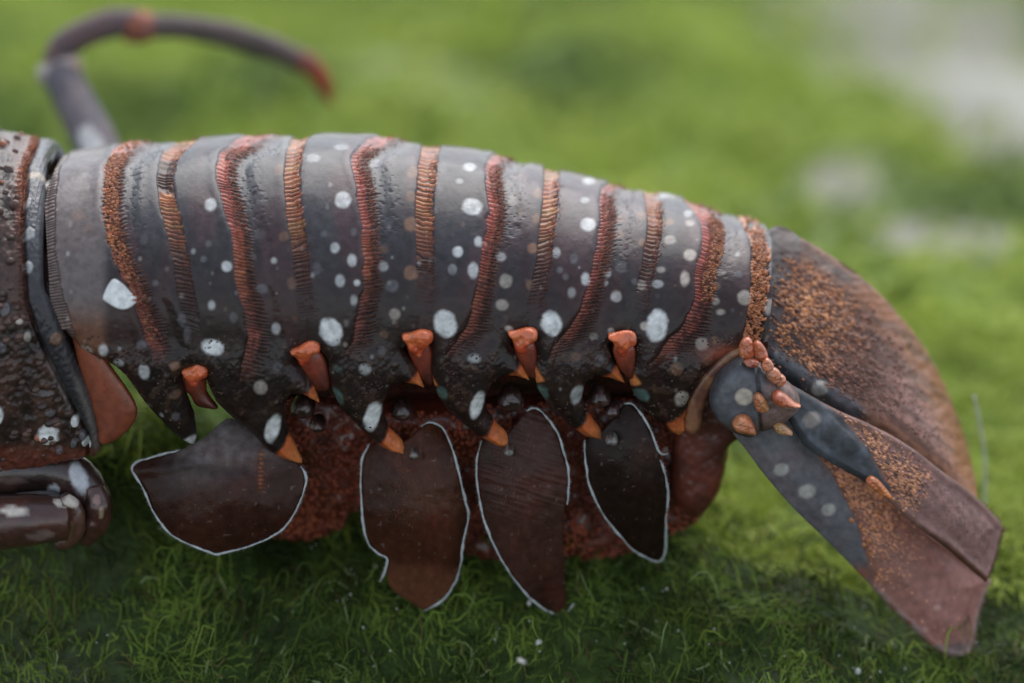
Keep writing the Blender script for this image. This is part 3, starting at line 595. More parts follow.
def h2(X, Y, s_):
    st = .00006*fbm(X*3, Y*.5, 4, 9)*ss(535, 440, Y)
    return .0003*fbm(X, Y, 26, 83)+st-.0004*np.exp(-((X-420-.12*(Y-440))/3)**2)*ss(430, 450, Y)
def x2(X, Y, s_, c): return mix(c, (.13, .050, .028), ss(555, 575, Y-.12*(X-400))*.8)
swimmeret([(369, 445), (362, 461), (361, 490), (363, 522), (368, 542), (378, 553), (388, 560), (386, 575), (391, 590), (407, 601), (425, 611), (443, 600), (454, 584), (460, 567), (464, 538), (468, 516), (465, 500), (459, 474), (452, 448), (443, 429), (430, 422), (420, 427), (405, 440), (385, 440)],
          [[(370, 443), (362, 461), (361, 490), (363, 522), (368, 542), (378, 553), (387, 559), (385, 571), (380, 582)], [(423, 611), (443, 600), (454, 584), (460, 567), (464, 538), (468.5, 516), (465, 500), (459, 474), (452, 448), (443, 429), (430, 422.5), (421, 427)]],
          d2, swim_col((.030, .010, .005), (.060, .020, .010), 86, x2), h2, hairs=(403, 480, 8, 20))
b3 = bows(.006, 522, 500, 60, 105); d3 = lambda X, Y: -.0265+b3(X, Y)-.00003*(Y-500)
swimmeret([(481, 440), (476.5, 464), (478, 490), (483, 516), (491, 538), (504, 564), (520, 587), (536, 603), (552, 613), (563, 616), (569, 611), (566, 590), (565, 565), (564, 540), (566, 509), (569, 495), (569, 477), (563.5, 451.5), (555.5, 429), (542.6, 413), (533, 408), (526, 411), (514, 425), (500, 438)],
          [[(482, 440), (476.5, 464), (478, 490), (483, 516), (491, 538), (504, 564), (520, 587), (536, 603), (552, 613), (563.5, 616.5), (570, 609), (573, 603)], [(567, 505), (569, 477), (563.5, 451.5), (555.5, 429), (542.6, 413), (533, 408), (526.5, 411)]],
          d3, swim_col((.022, .009, .006), (.060, .026, .019), 91), lambda X, Y, s_: .0003*fbm(X, Y, 26, 93)+.00008*noise(X*.4-Y*1.3, X*.12, 2.6, 4)*ss(550, 470, Y), hairs=(510, 470, 9, 20))
b4 = bows(.0060, 626, 480, 55, 85); d4 = lambda X, Y: -.0240+b4(X, Y)
swimmeret([(585, 438), (585, 457), (590, 486), (600, 509), (616, 531), (635, 551), (655, 561), (663, 557), (666, 541), (666, 518), (668, 493), (664, 470), (660, 452), (651, 431), (642, 415), (632, 404), (624, 404), (612, 418), (598, 432)],
          [[(585, 440), (585, 457), (590, 486), (600, 509), (616, 531), (635, 551), (655, 561), (663, 557), (666, 541), (666, 518.5), (668, 493), (664, 470), (660, 460)], [(668, 454), (659.5, 452.5), (651, 431.5), (642, 415), (632, 404), (624, 404)]],
          d4, swim_col((.013, .007, .005), (.024, .011, .008), 96), lambda X, Y, s_: .0003*fbm(X, Y, 26, 97))

# ------------------------------------------------------------------ tail fan
DK = np.array((.050, .054, .064))
def depth_fan(X, Y):   # surface leans back towards the top and the far side
    u = (Y-222)/(480-222); near = -.0205; far = .005
    top_y = np.interp(X, [740, 760, 800, 830, 865, 900, 930, 955, 972, 990], [214, 222, 235, 255, 280, 315, 355, 400, 450, 500])
    lowb = np.interp(X, [740, 790, 838, 905, 940, 1000], [340, 380, 411, 443, 471, 524])
    k = np.clip((Y-top_y)/(lowb-top_y+1e-6), 0, 1.3)
    return far+(near-far)*(1-(1-np.clip(k, 0, 1))**1.6)-.004*np.clip(k-1, 0, 1)+.006*ss(850, 990, X)*(1-k)
def fan_col(X, Y, s_):
    d = (X-757)*.75+(Y-250)*.66     # distance down the fan
    c = mix((.085, .08, .085), (.17, .085, .055), ss(10, 60, d)); c = mix(c, (.31, .16, .125), ss(120, 230, d))
    c = mix(c, (.26, .095, .035), 1-ss(8, 42, s_+6*fbm(X, Y, 30, 7))*ss(-500, 500, X)); c = np.where((X < 800)[..., None], mix((.062, .060, .066), (.10, .055, .045), ss(760, 800, X)), c)
    # dark keel from the joint down to the right
    ex, ey = 870-768, 416-352; L0 = math.hypot(ex, ey); a = ((X-768)*ex+(Y-352)*ey)/L0; b = (-(X-768)*ey+(Y-352)*ex)/L0
    k = ss(-3, 8, a)*(1-ss(L0-16, L0+4, a))*(1-ss(9, 13, np.abs(b-3)+5*ss(60, 120, a))); c = mix(c, (.065, .074, .088), k*.9)
    r = np.hypot((X-818)/9, (Y-387)/8); c = mix(c, (.34, .33, .30), 1-ss(.7, 1.1, r))
    a = (X-785)*.82+(Y-228)*.57; b = -(X-785)*.57+(Y-228)*.82   # grey ridge near the outline
    k = ss(0, 20, a)*(1-ss(75, 110, a))*np.exp(-((b-6)/9)**2); c = mix(c, (.11, .105, .10), k*.7)
    aa = (X*.8+Y*.6); bb = (-X*.6+Y*.8); c = mix(c, c*.45, .75*ss(.0, .5, noise(aa/6, bb, 4.5, 17)+.4*noise(aa/9, bb, 11, 18))); return c
def fan_h(X, Y, s_):
    a = (X-768)*.85+(Y-352)*.53; b = -(X-768)*.53+(Y-352)*.85
    h = .0016*np.exp(-((b-3)/9)**2)*ss(-3, 8, a)*(1-ss(95, 125, a))
    ang = np.arctan2(Y-300, X-700); rr = np.hypot(Y-300, X-700)
    h += .00005*np.sin(ang*120+2.5*noise(X, Y, 20, 2))*ss(90, 190, rr)
    return h+.0004*fbm(X, Y, 28, 18)+.00012*fbm(X, Y, 6, 19)
FANP = [(752, 232), (764, 228), (780, 227), (800, 236), (832, 256), (865, 280), (900, 315), (930, 355), (953, 400), (970, 448), (979, 492), (974, 508), (930, 478), (880, 447), (830, 424), (790, 402), (762, 385), (745, 350), (752, 300), (752, 250)]
fo, fsm, fpl = sheet('tail_fan', FANP, depth_fan, .0011, M['fan'], fan_col, hfn=fan_h)
def grains(smp, poly, n, dirv, wfn, cfn, name, parent, sz=(.0003, .0007)):
    p = inpoly(n, poly); wv = wfn(p[:, 0], p[:, 1]); p = p[rng.random(len(p)) < wv]; P, N = smp(p[:, 0], p[:, 1]); m = len(p); k = wfn(p[:, 0], p[:, 1])
    D = np.tile(dirv, (m, 1)).astype(float)+rng.normal(0, .22, (m, 3))
    a = rng.uniform(*sz, m)*(.55+.45*k); return bumps(P, N, D, a, a*rng.uniform(.32, .6, m), a*rng.uniform(.6, .95, m), cfn(p[:, 0], p[:, 1]), name, M['grain'], parent)
def wfan(x, y):
    d = (x-757)*.75+(y-250)*.66; a = (x-768)*.85+(y-352)*.53; b = -(x-768)*.53+(y-352)*.85
    s_, _, _ = poly_sd(x, y, fpl)
    w_ = ss(14, 50, d)*(1-.90*ss(110, 230, d))*(.65+.7*fbm(x, y, 30, 33)+.25); w_ *= (.35+.65*ss(-.35, .15, fbm((x*.8+y*.6)/3, -x*.6+y*.8, 7, 39)))*ss(8, 40, s_)*(1-.9*np.exp(-((b-3)/11)**2)*(a > -5)*(a < 115)); return np.clip(w_, 0, 1)
def cfan(x, y):
    n = len(x); c = mix((.62, .27, .10), (.34, .13, .065), rng.random(n)); d = (x-757)*.75+(y-250)*.66
    c = mix(c, (.24, .10, .07), ss(90, 170, d)); return mix(c, (.10, .04, .03), (rng.random(n) < .45)*.85)
grains(fsm, fpl, 9500, (.75, 0, -.62), wfan, cfan, 'tubercles', fo, (.00034, .00085))
# fine granules over the outer fan
grains(fsm, fpl, 5000, (.75, 0, -.62), lambda x, y: .9*ss(60, 120, (x-757)*.75+(y-250)*.66)*ss(8, 34, poly_sd(x, y, fpl)[0]), lambda x, y: mix((.19, .095, .075), (.09, .05, .045), rng.random(len(x))), 'granules', fo, (.00014, .00026))

# upper uropod
dA = lambda X, Y: -.0268-.00001*(X-790)-.00010*(-.56*(X-790)+.83*(Y-400))+.004*ss(930, 1005, X)
UA = [(764, 364), (782, 378), (796, 387), (838, 410), (870, 424), (905, 443), (940, 469), (979, 499), (1002, 524), (1000, 540), (996, 558), (988, 580), (982, 578), (947, 548), (914, 524), (888, 500), (862, 480), (830, 462), (806, 446), (792, 425), (778, 400), (762, 385)]
KEEL = smooth_poly([(762, 366), (788, 385), (812, 397), (836, 414), (858, 438), (876, 466), (891, 497), (862, 484), (830, 466), (804, 448), (786, 424), (770, 396)])
def colA(X, Y, s_):
    k = ss(790, 850, X-.35*(Y-400)); c = mix((.085, .075, .08), (.25, .13, .10), k); c = mix(c, (.28, .15, .13), ss(860, 930, X))
    c = mix(c, (.10, .045, .025), (1-ss(1, 5, s_))*ss(880, 950, X)); c = mix(c, c*.7, .5*ss(0, .5, fbm(X*.6+Y, Y-X, 18, 101)))
    kd, _, _ = poly_sd(X, Y, KEEL); kk = ss(-2.5, 3, kd+2.5*fbm(X, Y, 9, 107)); kc_ = mix((.085, .095, .11), (.045, .050, .056), ss(-.4, .4, fbm(X, Y, 12, 105)))
    kc_ = mix(kc_, (.30, .26, .23), .8*(1-ss(.6, 1.2, np.hypot((X-809)/9, (Y-420)/9)+.3*fbm(X, Y, 6, 4)))); kc_ = mix(kc_, (.20, .15, .14), 1-ss(775, 790, X))
    return mix(c, kc_, kk)
def hA(X, Y, s_): 
    # lip along the outer lower edge
    kd, _, _ = poly_sd(X, Y, KEEL)
    return .0014*ss(0, 26, s_)+.0009*ss(0, 9, kd)+.0006*np.exp(-((s_-4)/4)**2)+.0003*fbm(X, Y, 24, 102)+.00006*fbm(X, Y, 4, 103)-.00012*np.sin((X-.9*Y)*.5)*ss(860, 950, X)*.4
ao, asm, apl = sheet('uropod', UA, dA, .0008, M['fan'], colA, hfn=hA)
def wA(x, y):
    a = (x-790)*.83+(y-385)*.56; b = -(x-790)*.56+(y-385)*.83
    return np.clip(ss(0, 30, a)*(1-ss(150, 185, a))*(1-.7*ss(14, 30, np.abs(b-12-.05*a)))*(.8+.5*fbm(x, y, 20, 35))*ss(1, 5, poly_sd(x, y, apl)[0])*(1-ss(-3, 1, poly_sd(x, y, KEEL)[0])), 0, 1)
cA = lambda x, y: mix(mix((.70, .35, .18), (.44, .20, .12), rng.random(len(x))), (.06, .03, .025), (rng.random(len(x)) < .15)*.9)
grains(asm, apl, 4200, (.8, 0, -.6), wA, cA, 'tubercles', ao, (.00032, .00062))
grains(asm, apl, 2600, (.8, 0, -.6), lambda x, y: .9*ss(870, 900, x)*ss(5, 14, poly_sd(x, y, apl)[0]), lambda x, y: mix((.20, .11, .09), (.10, .06, .055), rng.random(len(x))), 'granules', ao, (.0001, .0002))
# lower uropod
dB = lambda X, Y: -.0265-.00010*(-.74*(X-770)+.67*(Y-430))+.003*ss(930, 1005, X)
UB = [(733, 428), (747, 450), (768, 478), (796, 510), (822, 535), (849, 562), (870, 584), (895, 611), (921, 636), (944, 653), (960, 657), (969, 654), (974, 643), (979, 617), (988, 590), (990, 578), (947, 546), (914, 522), (888, 498), (862, 470), (830, 445), (806, 420), (780, 402), (750, 402)]
def colB(X, Y, s_):
    # the grey outer blade versus the mauve inner blade
    lx = np.interp(Y, [420, 440, 485, 520, 545, 574, 600], [800, 806, 835, 852, 860, 872, 874]); k = ss(-5, 5, X-lx+3*fbm(X, Y, 9, 111))
    c = mix((.12, .12, .13), (.27, .125, .095), k); c = mix(c, (.32, .145, .12), ss(880, 940, X)*k); c = mix(c, (.15, .11, .115), (1-k)*.6*ss(-.2, .5, fbm(X, Y, 22, 112)))
    ed_ = (1-ss(2, 6, s_))*ss(868, 885, X)*ss(560, 600, Y); c = mix(c, (.30, .27, .24), .7*ed_*ss(-.4, .3, fbm(X, Y, 10, 6)))
    c = mix(c, (.16, .16, .17), np.exp(-((X-958)/16)**2-((Y-648)/7)**2)*.7)
    for (x, y, r) in ((778, 469, 7), (803, 491, 8), (824, 509, 7), (933, 607, 3.5), (925, 629, 3)):
        c = mix(c, (.44, .43, .39) if r > 5 else (.45, .28, .24), .75*(1-ss(.65, 1.15, np.hypot(X-x, Y-y)/r)))
    return mix(c, (.24, .08, .04), .8*np.exp(-((X-862)/12)**2-((Y-574)/9)**2))
def hB(X, Y, s_):
    lx = np.interp(Y, [420, 440, 485, 520, 545, 574, 600], [800, 806, 835, 852, 860, 872, 874])
    return .0016*ss(0, 30, s_)+.0009*(1-ss(-4, 6, X-lx))*ss(0, 12, s_)+.0003*fbm(X, Y, 26, 113)+.00005*fbm(X, Y, 4, 114)-.0005*np.exp(-((X-lx-3)/3)**2)+.0004*np.exp(-((s_-3)/2)**2)*ss(868, 890, X)
bo, bsm, bpl = sheet('uropod', UB, dB, .0008, M['fan'], colB, hfn=hB)
def wB(x, y):
    a = (x-820)*.80+(y-460)*.60; b = -(x-820)*.60+(y-460)*.80; lx = np.interp(y, [420, 440, 485, 520, 545, 574, 600], [800, 806, 835, 852, 860, 872, 874])
    return np.clip(ss(0, 5, x-lx)*(1-ss(60, 150, a)*.97)*(.75+.6*fbm(x, y, 18, 36)), 0, 1)
grains(bsm, bpl, 6500, (.8, 0, -.6), wB, lambda x, y: mix(mix((.75, .36, .17), (.46, .20, .12), rng.random(len(x))), (.36, .24, .18), (rng.random(len(x)) < .08)), 'tubercles', bo, (.0003, .00065))
# a few amber beads along the seam
bp = np.array([(836, 486), (841, 496), (848, 508), (857, 527), (860, 545), (866, 541), (868, 554), (875, 512), (846, 520), (870, 528)], float)
P, N = bsm(bp[:, 0], bp[:, 1]); m = len(bp)
bumps(P, N, np.tile([.8, 0, -.6], (m, 1)), np.full(m, .00075), np.full(m, .00055), np.full(m, .0006), np.tile((.42, .16, .05), (m, 1)), 'amber_beads', M['grain'], bo)

cilia('cilia', [(979, 499), (1002, 524), (1000, 540), (996, 558), (988, 578)], dA, 260, (.0003, .0010), .00005, (.20, .10, .06), (.10, .05, .03), ao, 900, 500)
cilia('cilia', [(868, 582), (895, 611), (921, 636), (944, 653), (960, 657), (969, 654), (974, 643), (979, 617), (988, 590)], dB, 420, (.0003, .0009), .00005, (.26, .20, .16), (.12, .06, .04), bo, 880, 540)
# joint shell of the uropods with its spines
JO = [(758, 364), (742, 359), (726, 367), (714, 382), (709, 398), (712, 412), (721, 424), (735, 432), (750, 436), (764, 430), (778, 426), (790, 418), (800, 405), (795, 392), (784, 382), (772, 372)]
def colJ(X, Y, s_):
    k = ss(755, 768, X+.15*(Y-400)); c = mix((.10, .105, .115), (.19, .125, .11), k); c = mix(c, (.035, .035, .04), ss(8, 2, s_)*(X < 755)*.7)
    c = mix(c, (.52, .46, .38), 1-ss(.75, 1.1, np.hypot((X-743.5)/9.5, (Y-389.5)/9))); c = mix(c, (.10, .05, .03), ss(410, 425, Y)*.6)
    return mix(c, (.02, .012, .01), .8*np.exp(-((X-758-.05*(Y-380))/1.8)**2)*ss(368, 378, Y))
jo, jsm, jpl = sheet('uropod_joint', JO, lambda X, Y: -.0292-.00001*(X-740), .004, M['shell'], colJ, dome=.0042, domeR=22, rimk=10,
                     hfn=lambda X, Y, s_: .0003*fbm(X, Y, 14, 121)-.0007*np.exp(-((X-758-.05*(Y-380))/2.2)**2)-.0008*ss(760, 775, X)*fbm(X, Y, 10, 122))
sheet('tail_membrane', [(750, 348), (738, 358), (724, 371), (713, 388), (704, 408), (700, 428), (690, 434), (684, 426), (688, 400), (698, 380), (714, 362), (732, 348)], lambda X, Y: -.0258+0*X, .001, M['memb'], lambda X, Y, s_: mix((.26, .12, .055), (.14, .05, .03), ss(-.3, .3, fbm(X, Y, 14, 5))), dome=.0012, domeR=6)
sheet('tail_membrane', [(690, 345), (760, 345), (768, 420), (742, 436), (728, 448), (724, 470), (715, 497), (700, 516), (690, 512), (672, 490), (676, 420)], lambda X, Y: -.0195+0*X, .003, M['memb'], lambda X, Y, s_: mix((.13, .030, .018), (.07, .018, .012), ss(-.4, .4, fbm(X, Y, 30, 7))), dome=.002, domeR=14, hfn=lambda X, Y, s_: .0005*fbm(X, Y, 20, 9))
def knob(pl, d, c0, c1, dome=.0013, R=7, nm='spine', par=jo):
    cx = np.mean([p[0] for p in pl]); 
    sheet(nm, pl, lambda X, Y: d+0*X, .0014, M['knob'], lambda X, Y, s_: mix(c0, c1, np.clip(ss(min(p[0] for p in pl), max(p[0] for p in pl), X)+.3*fbm(X, Y, 5, 8), 0, 1)), dome=dome, domeR=R, step=.6, parent=par, ss_k=4, hfn=lambda X, Y, s_: .0005*fbm(X, Y, 6, 12)-.0003*np.abs(noise(X, Y, 3, 13)))
O1, O2, O3 = (.50, .16, .07), (.42, .095, .04), (.46, .22, .09)
knob([(739, 350), (742, 341), (749, 338), (753, 344), (754, 356), (748, 360), (741, 358)], -.0310, O1, O2)
knob([(753, 346), (757, 341), (762, 344), (767, 352), (768, 360), (761, 362), (755, 358)], -.0305, O1, O2)
knob([(743, 362), (750, 359), (759, 362), (757, 368), (748, 367)], -.0325, (.36, .12, .07), O2, .001, 5)
knob([(761, 366), (765, 359), (770, 360), (774, 367), (770, 371), (764, 371)], -.0322, O1, (.45, .16, .08))
knob([(766, 373), (772, 368), (779, 371), (782, 379), (776, 384), (768, 380)], -.0325, (.36, .17, .10), O1)
knob([(776, 382), (781, 375), (786, 379), (784, 385), (778, 387)], -.0325, (.34, .18, .11), O1, .0012, 5)
knob([(772, 396), (778, 391), (787, 396), (795, 403), (801, 406), (792, 407), (782, 406), (774, 403)], -.0350, O2, O1, .0022)
knob([(754, 396), (760, 394), (766, 401), (769, 409), (762, 413), (755, 408)], -.0348, (.40, .13, .05), O3, .0014)
knob([(732, 424), (738, 416), (748, 416), (754, 425), (756, 434), (747, 433), (737, 431)], -.0345, (.50, .20, .08), O1, .0022)
knob([(866, 482), (872, 477), (882, 484), (893, 499), (883, 496), (873, 490)], -.0325, (.48, .15, .05), (.56, .20, .07), .0008, 4, 'spine', ao)
knob([(773, 424), (779, 422), (787, 427), (793, 434), (784, 435), (775, 431)], -.0322, (.46, .26, .10), (.42, .20, .09), .0014, 5)

# ------------------------------------------------------------------ carapace
CAR = [(-60, -300), (44, -300), (60, 146), (56, 152), (47, 168), (45, 200), (43, 240), (44, 285), (50, 300), (62, 330), (75, 362), (88, 394), (98, 425), (102, 442), (96, 452), (82, 457), (60, 461), (30, 468), (0, 475), (-60, 480)]
def carapace():
    xa = at(-45, 350, -.035)[0]; xb = at(112, 430, -.035)[0]; nu = 260
    ux = np.linspace(xa, xb, nu); sv = np.concatenate([np.linspace(-.72, 0, 170), np.linspace(0, .6, 260)[1:], np.linspace(.6, 1.4, 60)[1:]])
    X, S = np.meshgrid(ux, sv, indexing='ij'); P = surf(X, S); N = grid_normals(P)
    if N[nu//2, 100, 1] > 0: N = -N
    qx, qy = proj(P); ssil = sv[qy.argmin(1)][:, None]; mir = S > ssil; fx, fy = proj(surf(X, np.where(mir, 2*ssil-S, S)))
    sdv, bx, by = poly_sd(fx, fy, smooth_poly(CAR[2:-1], False, 4).tolist()+[(-60, 480), (-60, -300), (44, -300)])
    # the smooth rim then the fringe, then the knobbly part
    rx = np.interp(fy, [130, 150, 175, 230, 300, 330, 360, 390, 415, 430], [36, 36, 25, 23, 28, 38, 52, 68, 82, 90])
    rr = np.interp(fy, [130, 146, 165, 240, 285, 330, 362, 394, 425, 445], [60, 58, 47, 43, 44, 62, 75, 88, 98, 102])
    rim = ss(-1, 2, fx-rx)
    h = np.full_like(fx, .0016); wd = rr-rx; h += rim*.0007*np.sin(math.pi*np.clip((fx-rx)/wd, 0, 1))**.6-.0012*np.exp(-((fx-rx+1)/2)**2)
    col = mix((.075, .038, .028), (.026, .015, .012), ss(-.3, .4, fbm(fx, fy, 22, 131))); col = mix(col, (.13, .09, .07), .6*ss(.1, .5, fbm(fx, fy, 11, 134))*(1-ss(170, 330, fy)))  # pale patches toward the top are a highlight painted in
    n_ = fbm(fx, fy, 9, 136); h += (1-rim)*(.0006*n_+.00015*noise(fx, fy, 4, 137)); col = mix(col, (.015, .01, .009), (1-rim)*.7*ss(.15, -.4, n_))
    fr = np.exp(-((fx-rx+4.5)/5)**2)*(1-ss(290, 340, fy)); rib = .5+.5*np.sin(fy*1.7+2*noise(fx, fy, 9, 3))
    fc = mix((.40, .115, .05), (.11, .035, .022), ss(165, 260, fy)); col = mix(col, mix(fc, (.05, .02, .015), rib*.7), fr*.9); h += fr*.0004*rib
    rc = mix((.062, .066, .076), (.022, .021, .024), ss(190, 330, fy)); rc = mix(rc, (.03, .028, .03), .5*ss(0, .6, fbm(fx, fy, 6, 139))); rc = mix(rc, (.13, .11, .10), .8*np.exp(-((fx-rr+3)/3)**2)*ss(360, 390, fy))
    col = mix(col, rc, rim); h += rim*.0001*noise(fx, fy, 2.5, 141)
    k = np.exp(-((fy-184-.12*(fx-34))/3.2)**6)*rim; col = mix(col, (.34, .27, .20), k*.8)
    k = np.exp(-((fx-57-.45*(fy-375))/3)**2)*ss(345, 365, fy)*(1-ss(400, 415, fy)); col = mix(col, (.20, .16, .15), k*.6*(1-rim))
    col = mix(col, (.15, .04, .022), ss(436, 450, fy)*.75); h -= .0012*np.exp(-np.maximum(sdv, 0)/3.)
    for (x, y, a, b, c, s_) in ((49, 430, 11, 9.5, WHITE, 1), (39, 433, 4, 3, (.5, .18, .1), .8), (76, 417, 4.5, 6, WHITE, .8), (88, 438, 5, 5, WHITE, .8), (75, 438, 4, 4, FAINT, 1), (84, 430, 4, 4, FAINT, 1), (0, 411, 5, 8, WHITE, .8), (5, 309, 6, 7, FAINT, .7),
                                (51, 409, 5, 4, FAINT, .7), (26, 210, 4, 5, WHITE, .4), (28, 240, 8, 6, WHITE, .35), (28, 270, 6, 6, WHITE, .4), (57, 336, 7, 6, TAN, .6), (28, 335, 4, 5, CREAM, .6), (20, 320, 4, 3, CREAM, .7), (43, 390, 12, 3, FAINT, .5), (3, 345, 5, 6, FAINT, .8), (60, 445, 4, 4, FAINT, .8)):  # the flatter small cream spot is a glint painted in
        r = np.hypot((fx-x)/a, (fy-y)/b)+.12*noise(fx, fy, 5, 6); k = s_*(1-ss(.75, 1.12, r)); col = mix(col, c, k); h += .0007*k
    inside = sdv > -1.0; dd = (sdv < 0) & inside & ~mir
    P = P+(np.where(dd, bx-fx, 0)[..., None]*R_-np.where(dd, by-fy, 0)[..., None]*U_)*(DIST/FPX)
    kf = inside[:-1, :-1] & inside[1:, :-1] & inside[:-1, 1:] & inside[1:, 1:]
    f = grid_faces(nu, len(sv), kf)
    Vc, fc_, Nc, cc, FX, FY, MI = compact((P+N*h[..., None]).reshape(-1, 3), f, N.reshape(-1, 3), col.reshape(-1, 3), fx.ravel(), fy.ravel(), mir.ravel())
    e = boundary(fc_); bv, inv = np.unique(e.ravel(), return_inverse=True); inv = inv.reshape(e.shape)+len(Vc)
    V2 = np.vstack([Vc, Vc[bv]-Nc[bv]*.0022]); c2 = np.vstack([cc, cc[bv]*.8])
    o = new_mesh('carapace', V2, [fc_, np.stack([e[:, 1], e[:, 0], inv[:, 0], inv[:, 1]], -1)], M['carapace'], root, c2)
    rx_ = np.interp(FY, [130, 150, 175, 230, 300, 330, 360, 390, 415, 430], [36, 36, 25, 23, 28, 38, 52, 68, 82, 90])
    ok = np.where((FX < rx_-8) & ~MI)[0]; s_ = rng.choice(ok, 150); n = len(s_)
    c = mix(mix((.12, .065, .05), (.04, .024, .02), rng.random(n)), (.32, .12, .06), (rng.random(n) < .25)*(1-ss(180, 300, FY[s_])))
    b = rng.uniform(.0005, .0012, n); bumps(Vc[s_], Nc[s_], np.tile([-1., 0, -.2], (n, 1)), b, b*.8, b*.9, c, 'tubercles', M['carapace'], o)
    s_ = rng.choice(np.where((np.abs(FX-rx_+4) < 5) & (FY < 320))[0], 700); n = len(s_)
    cones(Vc[s_], Nc[s_]*.7+np.array([.9, 0, 0])+rng.normal(0, .2, (n, 3)), rng.uniform(.0008, .0018, n), rng.uniform(.00006, .00011, n), mix(mix((.44, .14, .06), (.15, .05, .03), rng.random(n)), (.07, .03, .02), ss(190, 260, FY[s_])), 'fringe_bristles', M['bristle'], o)
carapace()

# ------------------------------------------------------------------ legs
def legtube(name, pts, rad, colfn, parent, n=40, k=14, flat=1.0, bump=.0003):
    A = smooth_poly([(p[0], p[1]) for p in pts], False, k); dep = np.interp(np.linspace(0, 1, len(A)), np.linspace(0, 1, len(pts)), [p[2] for p in pts])
    r = np.interp(np.linspace(0, 1, len(A)), np.linspace(0, 1, len(pts)), rad)*DIST/FPX
    V, fs = tube(at(A[:, 0], A[:, 1], dep), r, n, flat); qx, qy = proj(V)
    d = (fbm(qx, qy+V[:, 1]*5000, 14, 151)*bump); cen = np.repeat(at(A[:, 0], A[:, 1], dep), n, 0); dv = V[:len(cen)]-cen; V[:len(cen)] += dv/(np.linalg.norm(dv, axis=1, keepdims=True)+1e-9)*d[:len(cen), None]
    return new_mesh(name, V, fs, M['leg'], parent, colfn(qx, qy, np.concatenate([np.repeat(np.linspace(0, 1, len(A)), n), [0, 1]])))
def spotty(base, alt, spots, seed):
    def fn(qx, qy, t):
        c = mix(base, alt, ss(-.3, .5, fbm(qx, qy, 24, seed)))
        for (x, y, a, b, tl, cc, s_) in spots:
            X, Y = qx-x, qy-y; ct, sn = math.cos(tl), math.sin(tl); r = np.hypot((X*ct+Y*sn)/a, (-X*sn+Y*ct)/b)+.08*noise(qx, qy, 6, 9); c = mix(c, cc, s_*(1-ss(.8, 1.1, r)))
        return c
    return fn
near = bpy.data.objects.new('walking_leg', None); scene.collection.objects.link(near); near.parent = root
W2 = (.45, .47, .50)
legtube('leg_segment', [(-40, 468, -.026), (0, 472, -.027), (50, 470, -.027), (75, 478, -.028), (92, 500, -.029), (98, 522, -.029)], [22, 24, 22, 22, 20, 15],
        spotty((.045, .022, .018), (.022, .013, .012), [(79, 478, 9, 17, -.35, W2, .9), (95, 499, 5, 9, -.6, W2, .8), (53, 491, 7, 6, -.6, W2, .9), (12, 481, 16, 3, 0, (.12, .08, .07), .6)], 160), near)
legtube('leg_segment', [(-40, 492, -.026), (30, 492, -.026), (85, 500, -.026)], [22, 22, 18], spotty((.035, .018, .015), (.022, .013, .012), [], 161), near)
legtube('leg_segment', [(-50, 528, -.036), (-10, 524, -.036), (30, 520, -.036), (66, 518, -.035)], [29, 28, 26, 22],
        spotty((.050, .022, .017), (.085, .030, .020), [(14, 511, 14, 5, 0, CREAM, 1), (41, 536, 15, 5, -.15, (.16, .11, .10), .9), (60, 503, 7, 4, .4, CREAM, .9)], 165), near)
legtube('leg_joint', [(62, 500, -.036), (72, 508, -.0355), (76, 522, -.0355), (72, 536, -.035), (60, 543, -.034)], [9, 10, 10, 10, 8],
        spotty((.045, .022, .017), (.085, .038, .026), [(70, 501, 10, 6, .4, CREAM, 1), (70, 530, 3, 10, .2, (.2, .14, .06), .6)], 170), near)
legtube('leg_joint', [(96, 488, -.032), (98, 505, -.033), (96, 522, -.033), (84, 538, -.032)], [9, 13, 14, 10],
        spotty((.035, .016, .012), (.06, .022, .016), [(97, 500, 4, 6, 0, (.26, .14, .12), .9), (101, 513, 2.5, 6, 0, (.3, .22, .14), .8)], 174), near)
M['leg'] = shell_mat('far_leg_shell', .6, 0, spec=.25)
far = bpy.data.objects.new('walking_leg', None); scene.collection.objects.link(far); far.parent = root
GC = (.13, .105, .11)
YF = .092
legtube('leg_segment', [(108, 175, .060), (96, 145, .070), (78, 108, .082), (62, 76, YF)], [25.6, 25.6, 24.1, 21.3], spotty((.075, .070, .085), (.11, .09, .10), [(92, 145, 12, 22, -.5, (.5, .5, .5), .8)], 180), far)
legtube('leg_joint', [(40, 78, YF), (52, 74, YF), (66, 70, YF), (80, 66, YF)], [9.9, 17.0, 18.5, 12.8], spotty((.42, .38, .36), (.26, .20, .20), [(78, 66, 9, 11, 0, (.42, .28, .2), .8)], 182), far)
legtube('leg_segment', [(52, 66, YF), (64, 46, .094), (88, 32, .096), (112, 24, .098), (134, 22, .100)], [12.8, 17.0, 17.0, 17.0, 15.6], spotty((.105, .075, .078), (.14, .09, .085), [(134, 30, 8, 14, 0, (.42, .13, .07), .7)], 184), far)
legtube('leg_joint', [(128, 26, .100), (140, 27, .101), (150, 26, .102)], [18.5, 19.9, 15.6], spotty((.34, .11, .07), (.24, .10, .08), [], 186), far)
legtube('leg_segment', [(146, 26, .101), (180, 27, .104), (225, 34, .108), (270, 48, .112), (312, 66, .116)], [14.2, 14.2, 15.6, 15.6, 12.8], spotty((.12, .09, .085), (.10, .08, .075), [(310, 66, 14, 14, 0, (.34, .08, .05), .6)], 188), far)
legtube('claw_tip', [(306, 62, .116), (318, 74, .117), (326, 88, .118), (331, 104, .119)], [12.8, 11.4, 8.5, 2.8], spotty((.46, .085, .05), (.34, .06, .04), [], 190), far)

